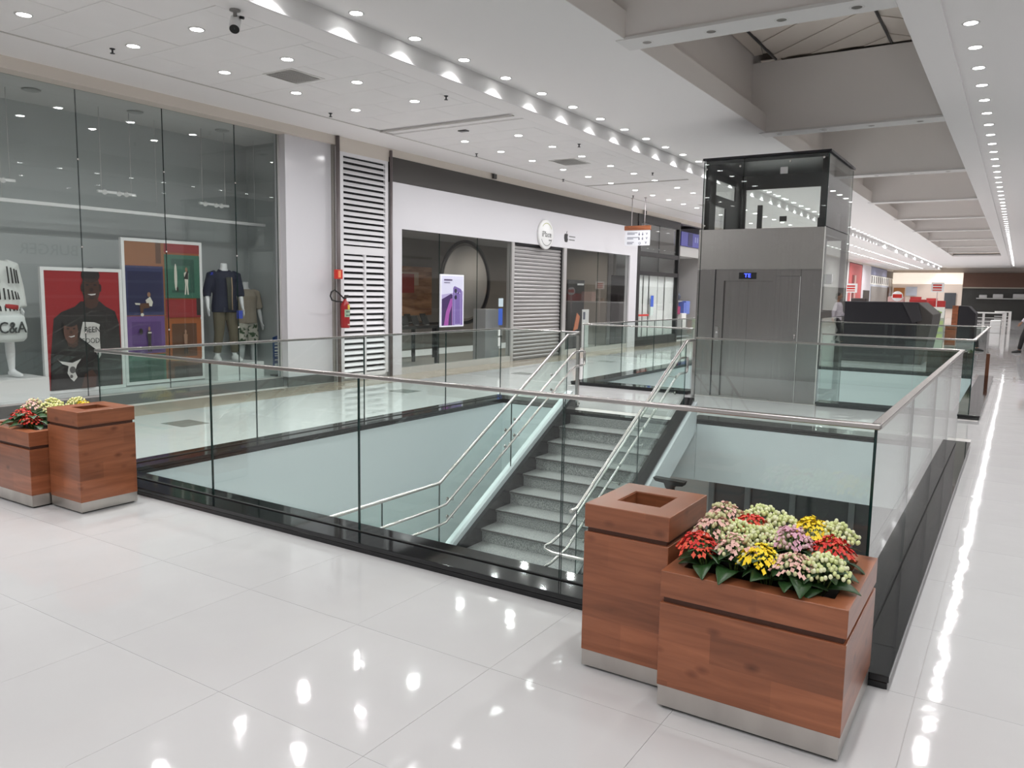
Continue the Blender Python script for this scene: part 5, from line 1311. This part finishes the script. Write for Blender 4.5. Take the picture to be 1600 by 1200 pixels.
for k, (x, c_, h, l) in enumerate(((-3.05, (.45, .03, .03), .33, 'red display carton on the promotion counter, widest one'), (-2.45, (.45, .03, .03), .30, 'red display carton on the promotion counter next to the pole board'), (-3.75, (.58, .36, .34), .42, 'pink display carton on the promotion counter'), (-5.0, (.03, .02, .02), .34, 'black display carton on the promotion counter beside the lift'))):
    o = B(x - .26, x + .26, 31.3, 31.7, 1.271, 1.27 + h).build('display_carton', mat(f'carton {c_}', c_, .5), bevel=.02); tag(o, l, 'carton', 'cartons on the promotion counter')
t = thing('display_rack', 'leaflet rack with green printed panels beside the covered kiosk', 'rack', (-2.28, 30, 0))
B(-2.47, -2.09, 30.0, 30.25, .0, .98).build('rack_body', mat('rack pale green', (.40, .46, .36), .5), t)
MB().prism([(29.98, 1.0), (30.02, 1.0), (30.10, 1.36), (30.06, 1.36)], -2.47, -2.09, 'x').build('header_panel', mat('header white', (.74, .76, .70), .5), t)
for z in (.78, .56, .34): B(-2.45, -2.11, 29.97, 30.0, z - .02, z + .12).build('leaflet_tray', mat('leaflet green', (.40, .52, .22), .5), t)
for x, z in ((-2.36, 1.18), (-2.28, 1.21), (-2.21, 1.18)): MB().ball((x, 30.0, z), (.05, .012, .035), 8).build('print_leaf', mat('print leaf', (.22, .34, .08), .5), t)
fb_ = bin_(-2.06, -1.74, 30.4, 30.75, 'square wooden litter bin far away beside the leaflet rack')
# dark planter boxes at the far side of the lift well
dk = mat('dark planter wood', (.050, .038, .032), .4)
t = thing('planter', 'long dark planter box just beyond the far side of the lift well', 'planter', (-1.1, 19.4, 0), 'dark planters')
B(-1.60, -.86, 19.15, 19.6, 0, .52).build('body', dk, t, bevel=.004); B(-1.56, -.90, 19.19, 19.56, .52, .525).build('soil', SOIL, t)
t = thing('planter', 'upright dark planter box with low greenery at the lift well corner', 'planter', (-.68, 19.4, 0), 'dark planters')
B(-.845, -.56, 19.15, 19.55, 0, .50).build('body', dk, t, bevel=.004); B(-.82, -.58, 19.18, 19.52, .50, .505).build('soil', SOIL, t)
rnd = random.Random(5)
gr = MB()
for k in range(60):
    x, y = rnd.uniform(-.83, -.57), rnd.uniform(19.2, 19.5)
    gr.add([(x, y, .504), (x + .02, y, .504), (x + rnd.uniform(-.08, .08), y + rnd.uniform(-.05, .05), .56 + rnd.uniform(0, .05))], [(0, 1, 2)], k % 2)
o = gr.build('greenery', [LEAF, mat('pale leaf', (.30, .36, .20), .5)], t); o['kind'] = 'stuff'
t = thing('waste_post', 'slim brown waste post with a silver tip beyond the lift well kerb', 'post', (-.50, 19.25, 0))
B(-.565, -.435, 19.2, 19.32, 0, .50).build('post', mat('post brown', (.16, .055, .025), .45), t, bevel=.004)
MB().lathe([(.03, .50), (.034, .53), (.012, .60), (.008, .635), (0, .635)], (-.50, 19.26, 0), 12).build('silver_tip', RAILSTEEL, t)
# steel rails far off
for (x0, x1, y, lab) in ((-1.85, -.48, 44.9, 'white steel tube railing far down the aisle'), (-1.10, -.32, 50, 'second white steel tube railing, farther down the aisle')):
    t = thing('steel_railing', lab, 'railing', ((x0 + x1) / 2, y, 0), 'far railings')
    wm = mat('rail white', (.66, .65, .64), .35)
    MB().tube([(x0, y, 1.0), (x1, y, 1.0)], .035, 8).build('top_rail', wm, t)
    for z in (.25, .42, .59, .76): MB().tube([(x0, y, z), (x1, y, z)], .015, 6).build('rail_bar', wm, t)
    for x in (x0 + .42, x1 - .05): B(x - .05, x + .05, y - .04, y + .04, 0, 1.0).build('post', wm, t)
    B(x1 - .14, x1 - .02, y, y + 2.2, 0, .95).build('side_panel', mat('rail panel', (.60, .56, .54), .4), t)
o = B(-1.15, -.70, 45.6, 47, 0.0, .62).build('white_bench', mat('bench white', (.72, .73, .73), .4), bevel=.02); tag(o, 'white block bench behind the white steel railing', 'bench')
# black T shaped post in the void
t = thing('black_post', 'black T-shaped post top showing in the void beside the stairs', 'post', (-3.05, 8.0, -4.0))
B(-3.09, -3.01, 7.97, 8.03, -4.0, -.42).build('stem', RUBBER, t)
MB().prism([(-3.24, -.375), (-2.98 + .10, -.385), (-2.90, -.43), (-3.0, -.44), (-3.01, -.47), (-3.09, -.47), (-3.11, -.42), (-3.21, -.41)], 7.95, 8.05, 'y').build('head', RUBBER, t)

# ---- mirrored sign on the opposite wall
t = thing('wall_lettering', 'dark wall lettering across the aisle, mirrored in the clothes shop glass', 'sign', (3.95, 12.4, 2.45))
text('BURGER', .46, (3.93, 12.4, 2.62), (PI / 2, 0, -PI / 2), mat('letter dark', (.04, .04, .045), .5), t, ext=.01)

# ================================================================== PERSON AT THE EDGE
f = Fig((.30, 29.2, 0), PI, 1.0)
WALK = {-1: ((.0, -.09, .86), (.10, -.10, .48), (-.12, -.10, .13)), 1: ((.0, .09, .86), (.14, .10, .47), (.20, .10, .085))}
ARM = {-1: ((-.01, -.20, 1.395), (.06, -.26, 1.12), (.20, -.25, .93)), 1: ((-.01, .20, 1.395), (-.10, .26, 1.13), (-.10, .27, .88))}
pn = thing('person', 'person in light shirt and black trousers walking at the edge of the aisle', 'person', (.30, 29.2, 0))
fig_body(f, ARM, WALK, True).build('body', mat('skin', (.30, .16, .10), .5), pn, remesh=.011)
mb = MB(); f.ball(mb, (-.015, 0, 1.70), (.105, .09, .095)); f.ball(mb, (-.06, 0, 1.62), (.06, .075, .08))
mb.build('hair', mat('hair dark', (.02, .015, .012), .6), pn, remesh=.012)
mb = MB(); grow(f, mb, [((0, 0, .84), (.11, .165)), ((0, 0, 1.06), (.10, .15))] + TORSO[3:7], .022)
for s_ in (-1, 1):
    sh_, el, wr = ARM[s_]; f.t(mb, [(sh_[0], sh_[1] - .06 * s_, sh_[2] + .01), sh_, el, tuple(el[i] * .15 + wr[i] * .85 for i in range(3))], [.065, .075, .06, .045])
mb.build('shirt', mat('shirt lilac white', (.62, .57, .62), .8), pn, remesh=.013)
mb = MB()
for s_ in (-1, 1):
    hip, knee, ank = WALK[s_]; f.t(mb, [(hip[0], hip[1], hip[2] + .06), hip, knee, (ank[0], ank[1], ank[2] + .03)], [.095, .105, .075, .058])
f.t(mb, [(0, 0, .80), (0, 0, .88), (0, 0, .98)], [(.12, .18), (.125, .18), (.10, .15)], (1, 0, 0), 16)
mb.build('trousers', mat('black cloth', (.012, .011, .012), .8), pn, remesh=.013)
mb = MB()
for s_ in (-1, 1):
    ank = WALK[s_][2]
    f.t(mb, [(ank[0] - .06, ank[1], ank[2] - .045), (ank[0] + .02, ank[1] + .008 * s_, ank[2] - .03), (ank[0] + .12, ank[1] + .02 * s_, ank[2] - .055), (ank[0] + .20, ank[1] + .03 * s_, ank[2] - .062)], [.040, .052, .042, .024])
mb.build('shoes', mat('shoe black', (.012, .012, .012), .5), pn, remesh=.010)
